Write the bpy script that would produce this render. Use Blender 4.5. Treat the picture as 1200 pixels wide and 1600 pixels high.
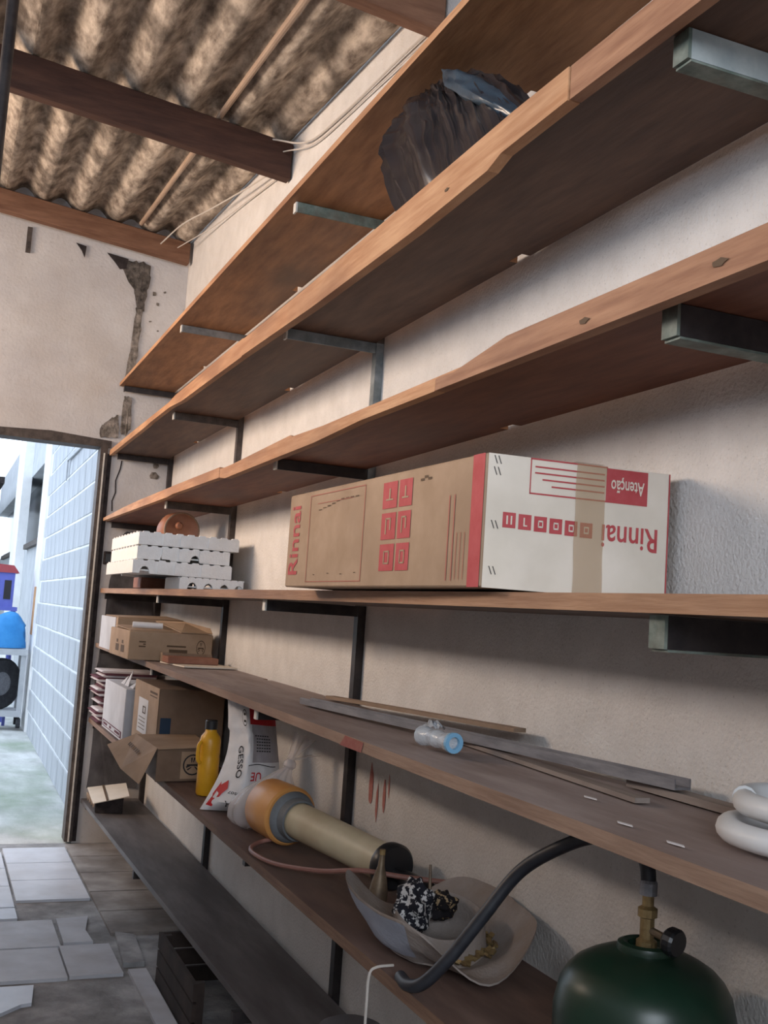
import bpy, bmesh, math, random
from mathutils import Vector, Matrix
random.seed(7)
S = bpy.context.scene
for o in list(bpy.data.objects): bpy.data.objects.remove(o)
R3 = math.radians

# ------------------------------------------------------------------ camera
cd = bpy.data.cameras.new('camera'); cam = bpy.data.objects.new('camera', cd); S.collection.objects.link(cam)
cr, cu, cf = Vector((0.920559, -0.384854, 0.066773)), Vector((-0.099791, -0.066447, 0.992787)), Vector((0.377642, 0.920582, 0.099574))
cam.matrix_world = Matrix((( cr.x, cu.x, -cf.x, -1.2207), (cr.y, cu.y, -cf.y, 0.0), (cr.z, cu.z, -cf.z, 1.35), (0, 0, 0, 1)))
cd.sensor_fit = 'HORIZONTAL'; cd.sensor_width = 36; cd.lens = 1678.06 / 1200 * 36; cd.clip_start = .02
S.camera = cam

# ------------------------------------------------------------------ sky, lamps in invented openings, exposure
w = bpy.data.worlds.new('world'); S.world = w; w.use_nodes = True
bg = w.node_tree.nodes['Background']; bg.inputs[0].default_value = (.70, .83, 1.0, 1); bg.inputs[1].default_value = 3.0
def area(name, loc, target, sx, sy, power, color):
    l = bpy.data.lights.new(name, 'AREA'); l.shape = 'RECTANGLE'; l.size = sx; l.size_y = sy; l.energy = power; l.color = color
    o = bpy.data.objects.new(name, l); S.collection.objects.link(o); o.location = loc
    o.rotation_euler = (Vector(target) - Vector(loc)).to_track_quat('-Z', 'Y').to_euler(); return o
area('warm_side_lamp', (-3.9, 5.0, 2.65), (0, 3.7, 2.0), 1.5, .85, 120, (1.0, .74, .53)).data.spread = R3(150)  # warm lamp placed from the shelf shadows; its opening is invented, unseen
area('near_fill_lamp', (-3.9, .2, 2.32), (0, .6, 1.9), 3.0, .9, 26, (.66, .80, 1.0))  # cool lamp added out of view to brighten the near wall
area('rear_fill_lamp', (-1.6, -2.45, 2.42), (-.6, 3, 1.7), 2.4, .6, 95, (.84, .91, 1.0))  # cool lamp added behind the camera for the faces turned towards it
S.view_settings.view_transform = 'Standard'; S.view_settings.look = 'None'
S.view_settings.gamma = 1; S.view_settings.use_curve_mapping = False
S.view_settings.exposure = 0.0

# ------------------------------------------------------------------ materials
def mat(name, c1, c2=None, scale=6, stretch=(1, 1, 1), rough=.75, bump=0.0, bscale=None, metal=0.0, blotch=None, bsc=1.5, bamt=.6, detail=6, lo=.35, hi=.65, spec=.3):
    """c1/c2 fine noise mix, blotch = large stain colour; all in object space"""
    m = bpy.data.materials.new(name); m.use_nodes = True; nt = m.node_tree; N = nt.nodes; L = nt.links
    b = N['Principled BSDF']; b.inputs['Roughness'].default_value = rough; b.inputs['Metallic'].default_value = metal
    b.inputs['Specular IOR Level'].default_value = spec
    tc = N.new('ShaderNodeTexCoord'); mp = N.new('ShaderNodeMapping'); mp.inputs['Scale'].default_value = stretch
    L.new(tc.outputs['Object'], mp.inputs[0])
    n = N.new('ShaderNodeTexNoise'); n.inputs['Scale'].default_value = scale; n.inputs['Detail'].default_value = detail; n.inputs['Roughness'].default_value = .62
    L.new(mp.outputs[0], n.inputs['Vector'])
    r = N.new('ShaderNodeValToRGB'); r.color_ramp.elements[0].position = lo; r.color_ramp.elements[1].position = hi
    r.color_ramp.elements[0].color = (*c1, 1); r.color_ramp.elements[1].color = (*(c2 or c1), 1)
    L.new(n.outputs[0], r.inputs[0]); col = r.outputs[0]
    if blotch:
        n2 = N.new('ShaderNodeTexNoise'); n2.inputs['Scale'].default_value = bsc; n2.inputs['Detail'].default_value = 5
        mp2 = N.new('ShaderNodeMapping'); mp2.inputs['Location'].default_value = (3.1, 1.7, 5.3); mp2.inputs['Scale'].default_value = tuple(.3 * s + .7 for s in stretch) if max(stretch) < 3 else (1, .35, 1)
        L.new(tc.outputs['Object'], mp2.inputs[0]); L.new(mp2.outputs[0], n2.inputs['Vector'])
        r2 = N.new('ShaderNodeValToRGB'); r2.color_ramp.elements[0].position = .45; r2.color_ramp.elements[1].position = .7
        r2.color_ramp.elements[0].color = (0, 0, 0, 1); r2.color_ramp.elements[1].color = (bamt,) * 3 + (1,)
        L.new(n2.outputs[0], r2.inputs[0])
        mx = N.new('ShaderNodeMix'); mx.data_type = 'RGBA'; L.new(r2.outputs[0], mx.inputs[0]); L.new(col, mx.inputs[6]); mx.inputs[7].default_value = (*blotch, 1)
        col = mx.outputs[2]
    L.new(col, b.inputs['Base Color'])
    if bump:
        n3 = N.new('ShaderNodeTexNoise'); n3.inputs['Scale'].default_value = bscale or scale; n3.inputs['Detail'].default_value = 4
        L.new(mp.outputs[0], n3.inputs['Vector'])
        bp = N.new('ShaderNodeBump'); bp.inputs['Strength'].default_value = min(1, bump); bp.inputs['Distance'].default_value = .01
        L.new(n3.outputs[0], bp.inputs['Height']); L.new(bp.outputs[0], b.inputs['Normal'])
    return m
def alpha(m, a, trans=0.0):
    b = m.node_tree.nodes['Principled BSDF']; b.inputs['Alpha'].default_value = a; b.inputs['Transmission Weight'].default_value = trans; return m

M = {}
M['plaster'] = mat('plaster', (.62, .585, .55), (.70, .665, .63), 9, bump=.45, bscale=120, rough=.9, blotch=(.50, .46, .43), bsc=1.2, bamt=.45)
def speckle(m, col, scale, lo, hi, amt):
    nt = m.node_tree; N = nt.nodes; L = nt.links; b = N['Principled BSDF']; src = b.inputs['Base Color'].links[0].from_socket
    tc = N.new('ShaderNodeTexCoord'); n = N.new('ShaderNodeTexNoise'); n.inputs['Scale'].default_value = scale; n.inputs['Detail'].default_value = 3
    L.new(tc.outputs['Object'], n.inputs['Vector']); r = N.new('ShaderNodeValToRGB'); r.color_ramp.elements[0].position = lo; r.color_ramp.elements[1].position = hi
    r.color_ramp.elements[0].color = (0, 0, 0, 1); r.color_ramp.elements[1].color = (amt, amt, amt, 1); L.new(n.outputs[0], r.inputs[0])
    mx = N.new('ShaderNodeMix'); mx.data_type = 'RGBA'; L.new(r.outputs[0], mx.inputs[0]); L.new(src, mx.inputs[6]); mx.inputs[7].default_value = (*col, 1); L.new(mx.outputs[2], b.inputs['Base Color'])
speckle(M['plaster'], (.30, .27, .245), 150, .62, .72, .45)
M['far_plaster'] = mat('far_plaster', (.52, .49, .48), (.64, .61, .59), 3, (1, 1, 1), bump=.3, bscale=60, rough=.9, blotch=(.44, .37, .31), bsc=1.8, bamt=.6)
speckle(M['far_plaster'], (.34, .30, .27), 45, .66, .74, .3)
M['mortar'] = mat('mortar', (.10, .085, .07), (.36, .31, .27), 22, bump=.9, bscale=40, rough=.95)
M['soot'] = mat('soot', (.018, .014, .014), (.05, .04, .04), 20, rough=.95)
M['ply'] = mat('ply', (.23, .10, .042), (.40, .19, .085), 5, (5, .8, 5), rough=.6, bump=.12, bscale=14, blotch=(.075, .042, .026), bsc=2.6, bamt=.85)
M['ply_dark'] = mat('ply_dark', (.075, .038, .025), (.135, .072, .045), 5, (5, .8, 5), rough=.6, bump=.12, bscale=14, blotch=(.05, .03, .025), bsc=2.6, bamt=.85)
M['red_ply'] = mat('red_ply', (.13, .045, .026), (.20, .078, .045), 5, (5, .8, 5), rough=.6, bump=.12, bscale=14, blotch=(.09, .04, .03), bsc=3, bamt=.7)
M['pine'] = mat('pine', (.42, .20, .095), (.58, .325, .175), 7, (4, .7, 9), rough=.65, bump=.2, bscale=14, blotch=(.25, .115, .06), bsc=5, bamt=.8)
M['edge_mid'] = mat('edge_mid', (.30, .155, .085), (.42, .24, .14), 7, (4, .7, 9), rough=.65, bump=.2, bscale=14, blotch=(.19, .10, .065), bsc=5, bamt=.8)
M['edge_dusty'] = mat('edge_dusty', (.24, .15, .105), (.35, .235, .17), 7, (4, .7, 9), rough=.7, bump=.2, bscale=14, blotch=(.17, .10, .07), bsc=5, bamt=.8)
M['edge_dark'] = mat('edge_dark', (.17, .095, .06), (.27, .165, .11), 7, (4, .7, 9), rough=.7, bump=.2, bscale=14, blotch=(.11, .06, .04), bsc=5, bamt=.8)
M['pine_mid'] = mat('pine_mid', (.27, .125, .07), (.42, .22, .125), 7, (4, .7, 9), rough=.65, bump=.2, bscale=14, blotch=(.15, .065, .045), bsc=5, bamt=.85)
M['pale_steel'] = mat('pale_steel', (.30, .34, .34), (.40, .43, .42), 24, rough=.55, bump=.15)
M['dusty'] = mat('dusty', (.26, .205, .19), (.40, .33, .31), 4, (3, .6, 3), rough=.7, bump=.15, bscale=16, blotch=(.19, .12, .095), bsc=4, bamt=.7)
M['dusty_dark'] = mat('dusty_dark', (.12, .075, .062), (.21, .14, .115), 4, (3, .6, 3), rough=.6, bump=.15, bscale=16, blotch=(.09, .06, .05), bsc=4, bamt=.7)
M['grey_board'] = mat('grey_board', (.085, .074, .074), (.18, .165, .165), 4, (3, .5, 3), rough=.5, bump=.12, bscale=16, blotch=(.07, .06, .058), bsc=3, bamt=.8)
M['beam'] = mat('beam', (.05, .023, .017), (.10, .047, .031), 5, (.8, 5, 5), rough=.75, bump=.25, bscale=14, blotch=(.06, .03, .022), bsc=2, bamt=.5)
M['beam_light'] = mat('beam_light', (.15, .072, .043), (.25, .13, .08), 5, (.8, 5, 5), rough=.75, bump=.25, bscale=14)
M['roof'] = mat('roof', (.15, .115, .09), (.56, .475, .39), 26, (1, .28, .15), rough=.9, bump=.35, bscale=60, blotch=(.06, .045, .036), bsc=7, bamt=.8, lo=.34, hi=.64)
M['roof_pale'] = mat('roof_pale', (.30, .25, .21), (.52, .46, .39), 7, (1.6, .35, 1), rough=.9, bump=.3, bscale=20, blotch=(.14, .10, .08), bsc=3.2, bamt=.6)
M['black_steel'] = mat('black_steel', (.014, .011, .012), (.035, .027, .026), 30, rough=.5, bump=.15, spec=.4)
M['brown_steel'] = mat('brown_steel', (.05, .038, .033), (.10, .078, .066), 26, rough=.6, bump=.15)
M['grey_steel'] = mat('grey_steel', (.14, .13, .12), (.24, .22, .20), 26, rough=.55, bump=.15)
M['green_steel'] = mat('green_steel', (.09, .12, .10), (.21, .24, .205), 24, rough=.6, bump=.2, blotch=(.09, .06, .04), bsc=14, bamt=.7)
M['slate_steel'] = mat('slate_steel', (.13, .15, .16), (.24, .26, .265), 24, rough=.55, bump=.2, blotch=(.09, .10, .09), bsc=14, bamt=.7)
M['tip'] = mat('tip', (.55, .52, .47), (.66, .62, .56), 40)
M['cable'] = mat('cable', (.55, .5, .45))
M['dark_cable'] = mat('dark_cable', (.07, .06, .06))
M['conduit'] = mat('conduit', (.36, .25, .18), (.46, .34, .25), 10, (3, .5, 3), rough=.5)
M['concrete'] = mat('concrete', (.23, .23, .235), (.44, .44, .45), 7, bump=.8, bscale=26, rough=.95, blotch=(.13, .13, .13), bsc=4, bamt=.7)
M['yard'] = mat('yard', (.44, .44, .42), (.62, .62, .60), 5, (1.2, .5, 1), bump=.5, bscale=18, rough=.95, blotch=(.20, .26, .17), bsc=1.6, bamt=.75)
M['tile'] = mat('tile', (.60, .63, .70), (.70, .73, .80), 5, rough=.35, blotch=(.47, .47, .49), bsc=5, bamt=.5, spec=.5)
M['tile_worn'] = mat('tile_worn', (.47, .48, .52), (.56, .57, .61), 6, rough=.5, blotch=(.36, .34, .34), bsc=5, bamt=.6)
M['tile_shaded'] = mat('tile_shaded', (.22, .19, .17), (.38, .35, .33), 5, rough=.6, blotch=(.12, .10, .09), bsc=4, bamt=.8)  # tiles under the shelves, their shade put into a darker colour
M['mortar_dark'] = mat('mortar_dark', (.03, .026, .024), (.17, .145, .125), 26, bump=.9, bscale=40, rough=.95)
M['block'] = mat('block', (.42, .43, .46), (.58, .59, .62), 3, (3, 3, .5), bump=.3, bscale=60, rough=.9, blotch=(.36, .37, .39), bsc=2, bamt=.4)
M['joint'] = mat('joint', (.78, .78, .80), (.85, .85, .86), 20, rough=.9)
M['white_paint'] = mat('white_paint', (.78, .77, .76), (.84, .83, .82), 8, rough=.7, blotch=(.6, .58, .56), bsc=2, bamt=.4)
M['grey_panel'] = mat('grey_panel', (.40, .41, .43), (.5, .51, .53), 4, rough=.8)
M['dark_glass'] = mat('dark_glass', (.05, .055, .065), (.09, .095, .11), 4, rough=.2, spec=.5)
M['rust'] = mat('rust', (.45, .22, .10), (.62, .36, .18), 14, rough=.8)
M['kraft'] = mat('kraft', (.37, .25, .16), (.44, .305, .205), 10, rough=.8, blotch=(.30, .20, .13), bsc=5, bamt=.6)
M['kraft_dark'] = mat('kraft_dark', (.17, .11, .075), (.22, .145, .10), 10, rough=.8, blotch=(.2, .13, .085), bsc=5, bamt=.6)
M['whitecard'] = mat('whitecard', (.74, .65, .54), (.79, .70, .60), 8, rough=.7, blotch=(.56, .49, .40), bsc=6, bamt=.5)
M['red_print'] = mat('red_print', (.43, .06, .065), (.48, .085, .09), 30, rough=.7)
M['red_faint'] = mat('red_faint', (.42, .15, .11), rough=.8)
M['ink'] = mat('ink', (.03, .028, .03), rough=.7)
M['brown_ink'] = mat('brown_ink', (.12, .075, .045), rough=.8)
M['blue_ink'] = mat('blue_ink', (.02, .04, .075), rough=.7)
M['tape'] = alpha(mat('tape', (.50, .33, .18), rough=.12, spec=.6), .45)
M['foam'] = mat('foam', (.80, .80, .79), (.85, .85, .84), 40, bump=.2, bscale=140, rough=.85)
M['clay'] = mat('clay', (.27, .11, .06), (.38, .17, .10), 8, rough=.45, blotch=(.18, .07, .045), bsc=10, bamt=.6)
M['brownblock'] = mat('brownblock', (.24, .10, .065), (.32, .15, .10), 12, rough=.7)
M['darkglassware'] = mat('darkglassware', (.06, .06, .085), (.12, .12, .16), 12, rough=.1, spec=.6)
M['paper'] = mat('paper', (.72, .70, .70), rough=.8)
M['greybox'] = mat('greybox', (.52, .52, .55), (.60, .60, .63), 8, rough=.8, blotch=(.42, .41, .43), bsc=5, bamt=.5)
M['maroon'] = mat('maroon', (.10, .035, .05), (.15, .055, .07), 20, rough=.95)
M['clothwhite'] = mat('clothwhite', (.66, .60, .60), (.74, .68, .68), 20, rough=.95)
M['yellow'] = mat('yellow', (.66, .32, .012), (.74, .39, .02), 8, rough=.38, spec=.5)
M['black_plastic'] = mat('black_plastic', (.012, .012, .014), (.02, .02, .022), 12, rough=.35, spec=.5)
M['bagwhite'] = mat('bagwhite', (.72, .71, .72), (.78, .77, .78), 10, rough=.5, bump=.25, bscale=16)
M['bagred'] = mat('bagred', (.52, .02, .025), (.58, .035, .04), 10, rough=.5)
M['baggrey'] = mat('baggrey', (.36, .33, .35), (.45, .42, .43), 10, rough=.5, bump=.25, bscale=16)
M['clearbag'] = alpha(mat('clearbag', (.82, .76, .75), rough=.25, bump=.3, bscale=24, spec=.6), .42)
M['orange'] = mat('orange', (.56, .25, .07), (.64, .31, .10), 8, rough=.4, spec=.4)
M['cream'] = mat('cream', (.50, .44, .30), (.57, .50, .36), 8, rough=.4, blotch=(.36, .26, .15), bsc=8, bamt=.5, spec=.4)
M['collar'] = mat('collar', (.12, .13, .14), (.18, .19, .20), 14, rough=.5)
M['copper'] = mat('copper', (.24, .11, .09), (.30, .15, .12), 14, rough=.5)
M['felt'] = mat('felt', (.27, .23, .21), (.34, .295, .27), 14, bump=.3, bscale=120, rough=.95, blotch=(.25, .18, .13), bsc=7, bamt=.6)
M['felt_blue'] = mat('felt_blue', (.29, .30, .35), (.35, .36, .41), 14, bump=.2, bscale=120, rough=.95)
M['brass'] = mat('brass', (.20, .13, .06), (.36, .26, .12), 40, rough=.45, metal=.5)
M['bronze'] = mat('bronze', (.10, .07, .05), (.19, .14, .09), 30, rough=.5, metal=.4)
M['scarf'] = mat('scarf', (.012, .012, .018), (.55, .53, .52), 75, rough=.9, lo=.52, hi=.58, detail=2)
M['scarf_gold'] = mat('scarf_gold', (.012, .010, .012), (.42, .30, .17), 70, rough=.9, lo=.55, hi=.60, detail=2)
M['hose'] = mat('hose', (.012, .013, .018), (.025, .027, .034), 30, rough=.45, spec=.5)
M['gas_green'] = mat('gas_green', (.006, .026, .015), (.011, .036, .021), 12, rough=.35, spec=.5, blotch=(.02, .03, .02), bsc=10, bamt=.5)
M['pvc'] = mat('pvc', (.66, .67, .68), (.72, .73, .74), 10, rough=.4, blotch=(.55, .53, .50), bsc=8, bamt=.5)
M['zinc'] = mat('zinc', (.16, .16, .18), (.26, .26, .28), 20, (3, .4, 3), rough=.5, metal=.35)
M['lath'] = mat('lath', (.20, .16, .14), (.30, .25, .22), 8, (3, .5, 3), rough=.8)
M['lath_brown'] = mat('lath_brown', (.22, .15, .10), (.30, .21, .15), 8, (3, .5, 3), rough=.8)
M['wrap'] = alpha(mat('wrap', (.62, .68, .74), rough=.12, bump=.8, bscale=40, spec=.8), .6)
M['blue_tape'] = mat('blue_tape', (.20, .42, .62), rough=.4)
M['bin_black'] = mat('bin_black', (.022, .018, .02), (.04, .033, .034), 8, rough=.2, spec=.8)
M['bin_blue'] = alpha(mat('bin_blue', (.035, .055, .08), (.09, .135, .175), 10, rough=.3, bump=.3, bscale=24, spec=.8), .8)
M['bucket'] = mat('bucket', (.13, .125, .135), (.17, .165, .175), 8, rough=.5)
M['crate_blue'] = mat('crate_blue', (.10, .12, .42), (.13, .15, .5), 8, rough=.5)
M['red_cover'] = mat('red_cover', (.30, .05, .06), (.36, .07, .08), 8, rough=.6)
M['tarp'] = mat('tarp', (.03, .22, .55), (.05, .28, .64), 8, rough=.5, bump=.3, bscale=12)
M['tyre'] = mat('tyre', (.02, .02, .024), (.04, .04, .045), 20, rough=.7)
M['dark_wood'] = mat('dark_wood', (.022, .015, .013), (.05, .034, .028), 8, rough=.8)
M['dull_red'] = mat('dull_red', (.26, .07, .06), (.33, .13, .10), 30, rough=.8)
M['dark_blotch'] = mat('dark_blotch', (.045, .04, .042), (.13, .12, .125), 6, (1, 1, .5), rough=.95, blotch=(.24, .235, .24), bsc=5, bamt=.5)
M['splash_red'] = mat('splash_red', (.40, .12, .10), (.52, .24, .20), 30, rough=.8)

# ------------------------------------------------------------------ helpers
def BM(): return bmesh.new()
def base_of(p):
    v = Vector((0, 0, 0))
    while p: v += p.location; p = p.parent
    return v
def obj(name, bm, m, parent=None, loc=None, smooth=False, bevel=0):
    """bm is in world coordinates; links one mesh object"""
    if loc is None: loc = base_of(parent) if parent else Vector((0, 0, 0))
    else: loc = Vector(loc)
    bmesh.ops.recalc_face_normals(bm, faces=bm.faces[:])
    if bevel:
        bmesh.ops.bevel(bm, geom=bm.edges[:], offset=bevel, segments=1, affect='EDGES', profile=.5)
    bmesh.ops.translate(bm, verts=bm.verts[:], vec=-loc)
    me = bpy.data.meshes.new(name); bm.to_mesh(me); bm.free()
    for mm in (m if isinstance(m, (list, tuple)) else [m]): me.materials.append(M[mm] if isinstance(mm, str) else mm)
    if smooth:
        for p in me.polygons: p.use_smooth = True
        t = bmesh.new(); t.from_mesh(me)
        sh = [e.index for e in t.edges if len(e.link_faces) == 2 and e.calc_face_angle(0) > .7]; t.free()
        for i in sh: me.edges[i].use_edge_sharp = True
    o = bpy.data.objects.new(name, me); S.collection.objects.link(o)
    if parent: o.parent = parent; o.location = loc - base_of(parent)
    else: o.location = loc
    return o
def tag(o, label, cat, group=None):
    o['label'] = label; o['category'] = cat
    if group: o['group'] = group
    return o
def stuff(o): o['kind'] = 'stuff'; return o
def thing(name, label, cat, loc, group=None):
    o = bpy.data.objects.new(name, None); S.collection.objects.link(o); o.location = loc; o.empty_display_size = .05
    return tag(o, label, cat, group)
def struct(name, bm=None, m=None, **k):
    if bm is None:
        o = bpy.data.objects.new(name, None); S.collection.objects.link(o)
    else: o = obj(name, bm, m, **k)
    o['kind'] = 'structure'; return o
def quad(bm, pts, mi=0):
    f = bm.faces.new([bm.verts.new(p) for p in pts]); f.material_index = mi; return f
def hexa(bm, p, mi=0):
    """p: 8 corners, bottom 4 ccw then top 4"""
    v = [bm.verts.new(q) for q in p]
    for idx in ((3, 2, 1, 0), (4, 5, 6, 7), (0, 1, 5, 4), (1, 2, 6, 5), (2, 3, 7, 6), (3, 0, 4, 7)):
        bm.faces.new([v[i] for i in idx]).material_index = mi
    return v
def box(bm, x0, x1, y0, y1, z0, z1, mi=0, mx=None):
    p = [(x0, y0, z0), (x1, y0, z0), (x1, y1, z0), (x0, y1, z0), (x0, y0, z1), (x1, y0, z1), (x1, y1, z1), (x0, y1, z1)]
    if mx: p = [mx @ Vector(q) for q in p]
    return hexa(bm, p, mi)
def rotbox(bm, c, size, rz=0, rx=0, ry=0, mi=0):
    mx = Matrix.Translation(c) @ Matrix.Rotation(rz, 4, 'Z') @ Matrix.Rotation(ry, 4, 'Y') @ Matrix.Rotation(rx, 4, 'X')
    a, b, c2 = [s / 2 for s in size]; return box(bm, -a, a, -b, b, -c2, c2, mi, mx)
def tube(bm, pts, r, seg=10, caps=True, mi=0):
    pts = [Vector(p) for p in pts]; n = len(pts); rr = r if isinstance(r, (list, tuple)) else [r] * n
    rings = []; up = None
    for i, p in enumerate(pts):
        t = (pts[min(i + 1, n - 1)] - pts[max(i - 1, 0)]).normalized()
        if up is None: up = Vector((0, 0, 1)) if abs(t.z) < .9 else Vector((1, 0, 0))
        a = (up - t * up.dot(t)).normalized(); b = t.cross(a); up = a
        rings.append([bm.verts.new(p + (a * math.cos(k * 2 * math.pi / seg) + b * math.sin(k * 2 * math.pi / seg)) * rr[i]) for k in range(seg)])
    for A, B in zip(rings, rings[1:]):
        for k in range(seg): bm.faces.new([A[k], A[(k + 1) % seg], B[(k + 1) % seg], B[k]]).material_index = mi
    if caps: bm.faces.new(rings[0][::-1]).material_index = mi; bm.faces.new(rings[-1]).material_index = mi
def spline(pts, n=8):
    P = [Vector(p) for p in pts]; out = []
    P = [P[0] * 2 - P[1]] + P + [P[-1] * 2 - P[-2]]
    for i in range(1, len(P) - 2):
        for k in range(n):
            t = k / n; a, b, c, d = P[i - 1:i + 3]
            out.append(.5 * (2 * b + (c - a) * t + (2 * a - 5 * b + 4 * c - d) * t * t + (3 * b - a - 3 * c + d) * t ** 3))
    out.append(P[-2]); return out
def lathe(bm, prof, c=(0, 0, 0), axis=(0, 0, 1), seg=24, mi=0, ring=False):
    """prof: (radius, height) list along axis from c"""
    q = Vector((0, 0, 1)).rotation_difference(Vector(axis)).to_matrix().to_4x4(); mx = Matrix.Translation(c) @ q
    rings = []
    for r, h in prof:
        if r < 1e-5: rings.append([bm.verts.new(mx @ Vector((0, 0, h)))])
        else: rings.append([bm.verts.new(mx @ Vector((r * math.cos(k * 2 * math.pi / seg), r * math.sin(k * 2 * math.pi / seg), h))) for k in range(seg)])
    for A, B in zip(rings, rings[1:] + ([rings[0]] if ring else [])):
        for k in range(seg):
            a = [A[k % len(A)], A[(k + 1) % len(A)], B[(k + 1) % len(B)], B[k % len(B)]]
            u = []
            for v in a:
                if v not in u: u.append(v)
            if len(u) > 2: bm.faces.new(u).material_index = mi
    for e in (() if ring else (rings[0], rings[-1])):
        if len(e) > 2: bm.faces.new(e).material_index = mi
def grid(bm, nu, nv, fn, closed=False, mi=None):
    V = [[bm.verts.new(fn(i / (nu if closed else nu - 1), j / (nv - 1))) for i in range(nu)] for j in range(nv)]
    for j in range(nv - 1):
        for i in range(nu if closed else nu - 1):
            f = bm.faces.new([V[j][i], V[j][(i + 1) % nu], V[j + 1][(i + 1) % nu], V[j + 1][i]])
            if mi: f.material_index = mi((i + .5) / nu, (j + .5) / (nv - 1))
    return V
def prism(bm, pts, d, mi=0):
    """pts closed polygon (3d), extruded by vector d"""
    d = Vector(d); A = [bm.verts.new(p) for p in pts]; B = [bm.verts.new(Vector(p) + d) for p in pts]; n = len(A)
    bm.faces.new(A[::-1]).material_index = mi; bm.faces.new(B).material_index = mi
    for i in range(n): bm.faces.new([A[i], A[(i + 1) % n], B[(i + 1) % n], B[i]]).material_index = mi
def text_geo(s, extr=0):
    c = bpy.data.curves.new('t', 'FONT'); c.body = s; c.align_x = 'CENTER'; c.align_y = 'CENTER'; c.resolution_u = 3; c.offset = .012
    o = bpy.data.objects.new('t', c); S.collection.objects.link(o)
    me = o.to_mesh(); vs = [Vector((v.co.x, v.co.y)) for v in me.vertices]; fs = [tuple(p.vertices) for p in me.polygons]
    o.to_mesh_clear(); bpy.data.objects.remove(o)
    x0 = min(v.x for v in vs); x1 = max(v.x for v in vs); y0 = min(v.y for v in vs); y1 = max(v.y for v in vs)
    return [((v.x - x0) / (x1 - x0), (v.y - y0) / (y1 - y0)) for v in vs], fs
def put_text(bm, s, fn, rot=0, mi=0):
    """fn maps (u,v) of the text box to a point; rot = quarter turns of the glyphs (ccw)"""
    vs, fs = text_geo(s)
    def rt(u, v):
        for _ in range(rot): u, v = 1 - v, u
        return u, v
    V = [bm.verts.new(fn(*rt(u, v))) for u, v in vs]
    for f in fs:
        try: bm.faces.new([V[i] for i in f]).material_index = mi
        except ValueError: pass
def plane_fn(o, ex, ey, off=(0, 0, 0)):
    o, ex, ey, off = Vector(o), Vector(ex), Vector(ey), Vector(off)
    return lambda u, v: o + ex * u + ey * v + off
def sub(fn, u0, u1, v0, v1): return lambda u, v: fn(u0 + (u1 - u0) * u, v0 + (v1 - v0) * v)
def patch(bm, fn, u0, u1, v0, v1, mi=0, n=1):
    for i in range(n):
        a, b = u0 + (u1 - u0) * i / n, u0 + (u1 - u0) * (i + 1) / n
        quad(bm, [fn(a, v0), fn(b, v0), fn(b, v1), fn(a, v1)], mi)
def outline(bm, fn, u0, u1, v0, v1, t, tv=None, mi=0):
    tv = tv or t
    patch(bm, fn, u0, u1, v0, v0 + tv, mi); patch(bm, fn, u0, u1, v1 - tv, v1, mi); patch(bm, fn, u0, u0 + t, v0, v1, mi); patch(bm, fn, u1 - t, u1, v0, v1, mi)
def jit(a): return (random.random() - .5) * 2 * a
def wave(*a): return math.sin(a[0] * 12.9 + a[1] * 7.3) * .5 + math.sin(a[0] * 5.1 - a[1] * 11.7 + 1.3) * .5
def lerp_tab(tab, y):
    tab = sorted(tab)
    if y <= tab[0][0]: return tab[0][1]
    for (a, za), (b, zb) in zip(tab, tab[1:]):
        if y <= b: return za + (zb - za) * (y - a) / (b - a + 1e-9)
    return tab[-1][1]

# ------------------------------------------------------------------ structure: walls
def roofz(x, y): return 3.345 + .085 * (y - 4.3) - .1 * (x + .05)      # underside of the roof sheets at the bottom of a corrugation
b = BM()
prism(b, [(0, -2.6, -.05), (0, 6.5, -.05), (0, 6.5, roofz(0, 6.5) + .14), (0, -2.6, roofz(0, -2.6) + .14)], (.16, 0, 0))
struct('wall_right', b, 'plaster')
YF = 6.35
b = BM()                                                                # far wall with a door opening, its top following the roof
def zt(x): return roofz(x, YF) + .14
prism(b, [(-.375, YF, -.05), (-.001, YF, -.05), (-.001, YF, zt(0)), (-.375, YF, zt(-.375))], (0, .15, 0))
prism(b, [(-1.55, YF, 2.27), (-.375, YF, 2.27), (-.375, YF, zt(-.375)), (-1.55, YF, zt(-1.55))], (0, .15, 0))
prism(b, [(-4.15, YF, -.05), (-1.55, YF, -.05), (-1.55, YF, zt(-1.55)), (-4.15, YF, zt(-4.15))], (0, .15, 0))
wb = struct('wall_back', b, 'far_plaster')
def rough_patch(pts, name, mm, d=.006, n=5, a=.010):
    out = []
    for (x, z), (x2, z2) in zip(pts, pts[1:] + pts[:1]):
        for k in range(n): out.append((x + (x2 - x) * k / n + jit(a), z + (z2 - z) * k / n + jit(a)))
    b = BM(); prism(b, [(x, YF - d - random.random() * .004, z) for x, z in out], (0, d, 0)); bmesh.ops.triangulate(b, faces=b.faces[:]); obj(name, b, mm, wb)
rough_patch([(-.405, 3.36), (-.33, 3.365), (-.236, 3.364), (-.222, 3.287), (-.236, 3.181), (-.25, 3.08), (-.29, 3.08), (-.30, 3.17), (-.345, 3.25)], 'exposed_mortar', 'mortar_dark')
rough_patch([(-.25, 3.09), (-.254, 2.93), (-.259, 2.774), (-.272, 2.63), (-.318, 2.63), (-.311, 2.70), (-.308, 2.766), (-.297, 2.923), (-.29, 3.09)], 'exposed_mortar', 'mortar', a=.006)
rough_patch([(-.272, 2.55), (-.265, 2.491), (-.262, 2.364), (-.28, 2.32), (-.315, 2.32), (-.31, 2.445), (-.308, 2.55)], 'exposed_mortar', 'mortar', a=.006)
rough_patch([(-.325, 2.40), (-.325, 2.30), (-.425, 2.292), (-.428, 2.36), (-.375, 2.412), (-.335, 2.44)], 'exposed_mortar', 'mortar', a=.008)
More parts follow.
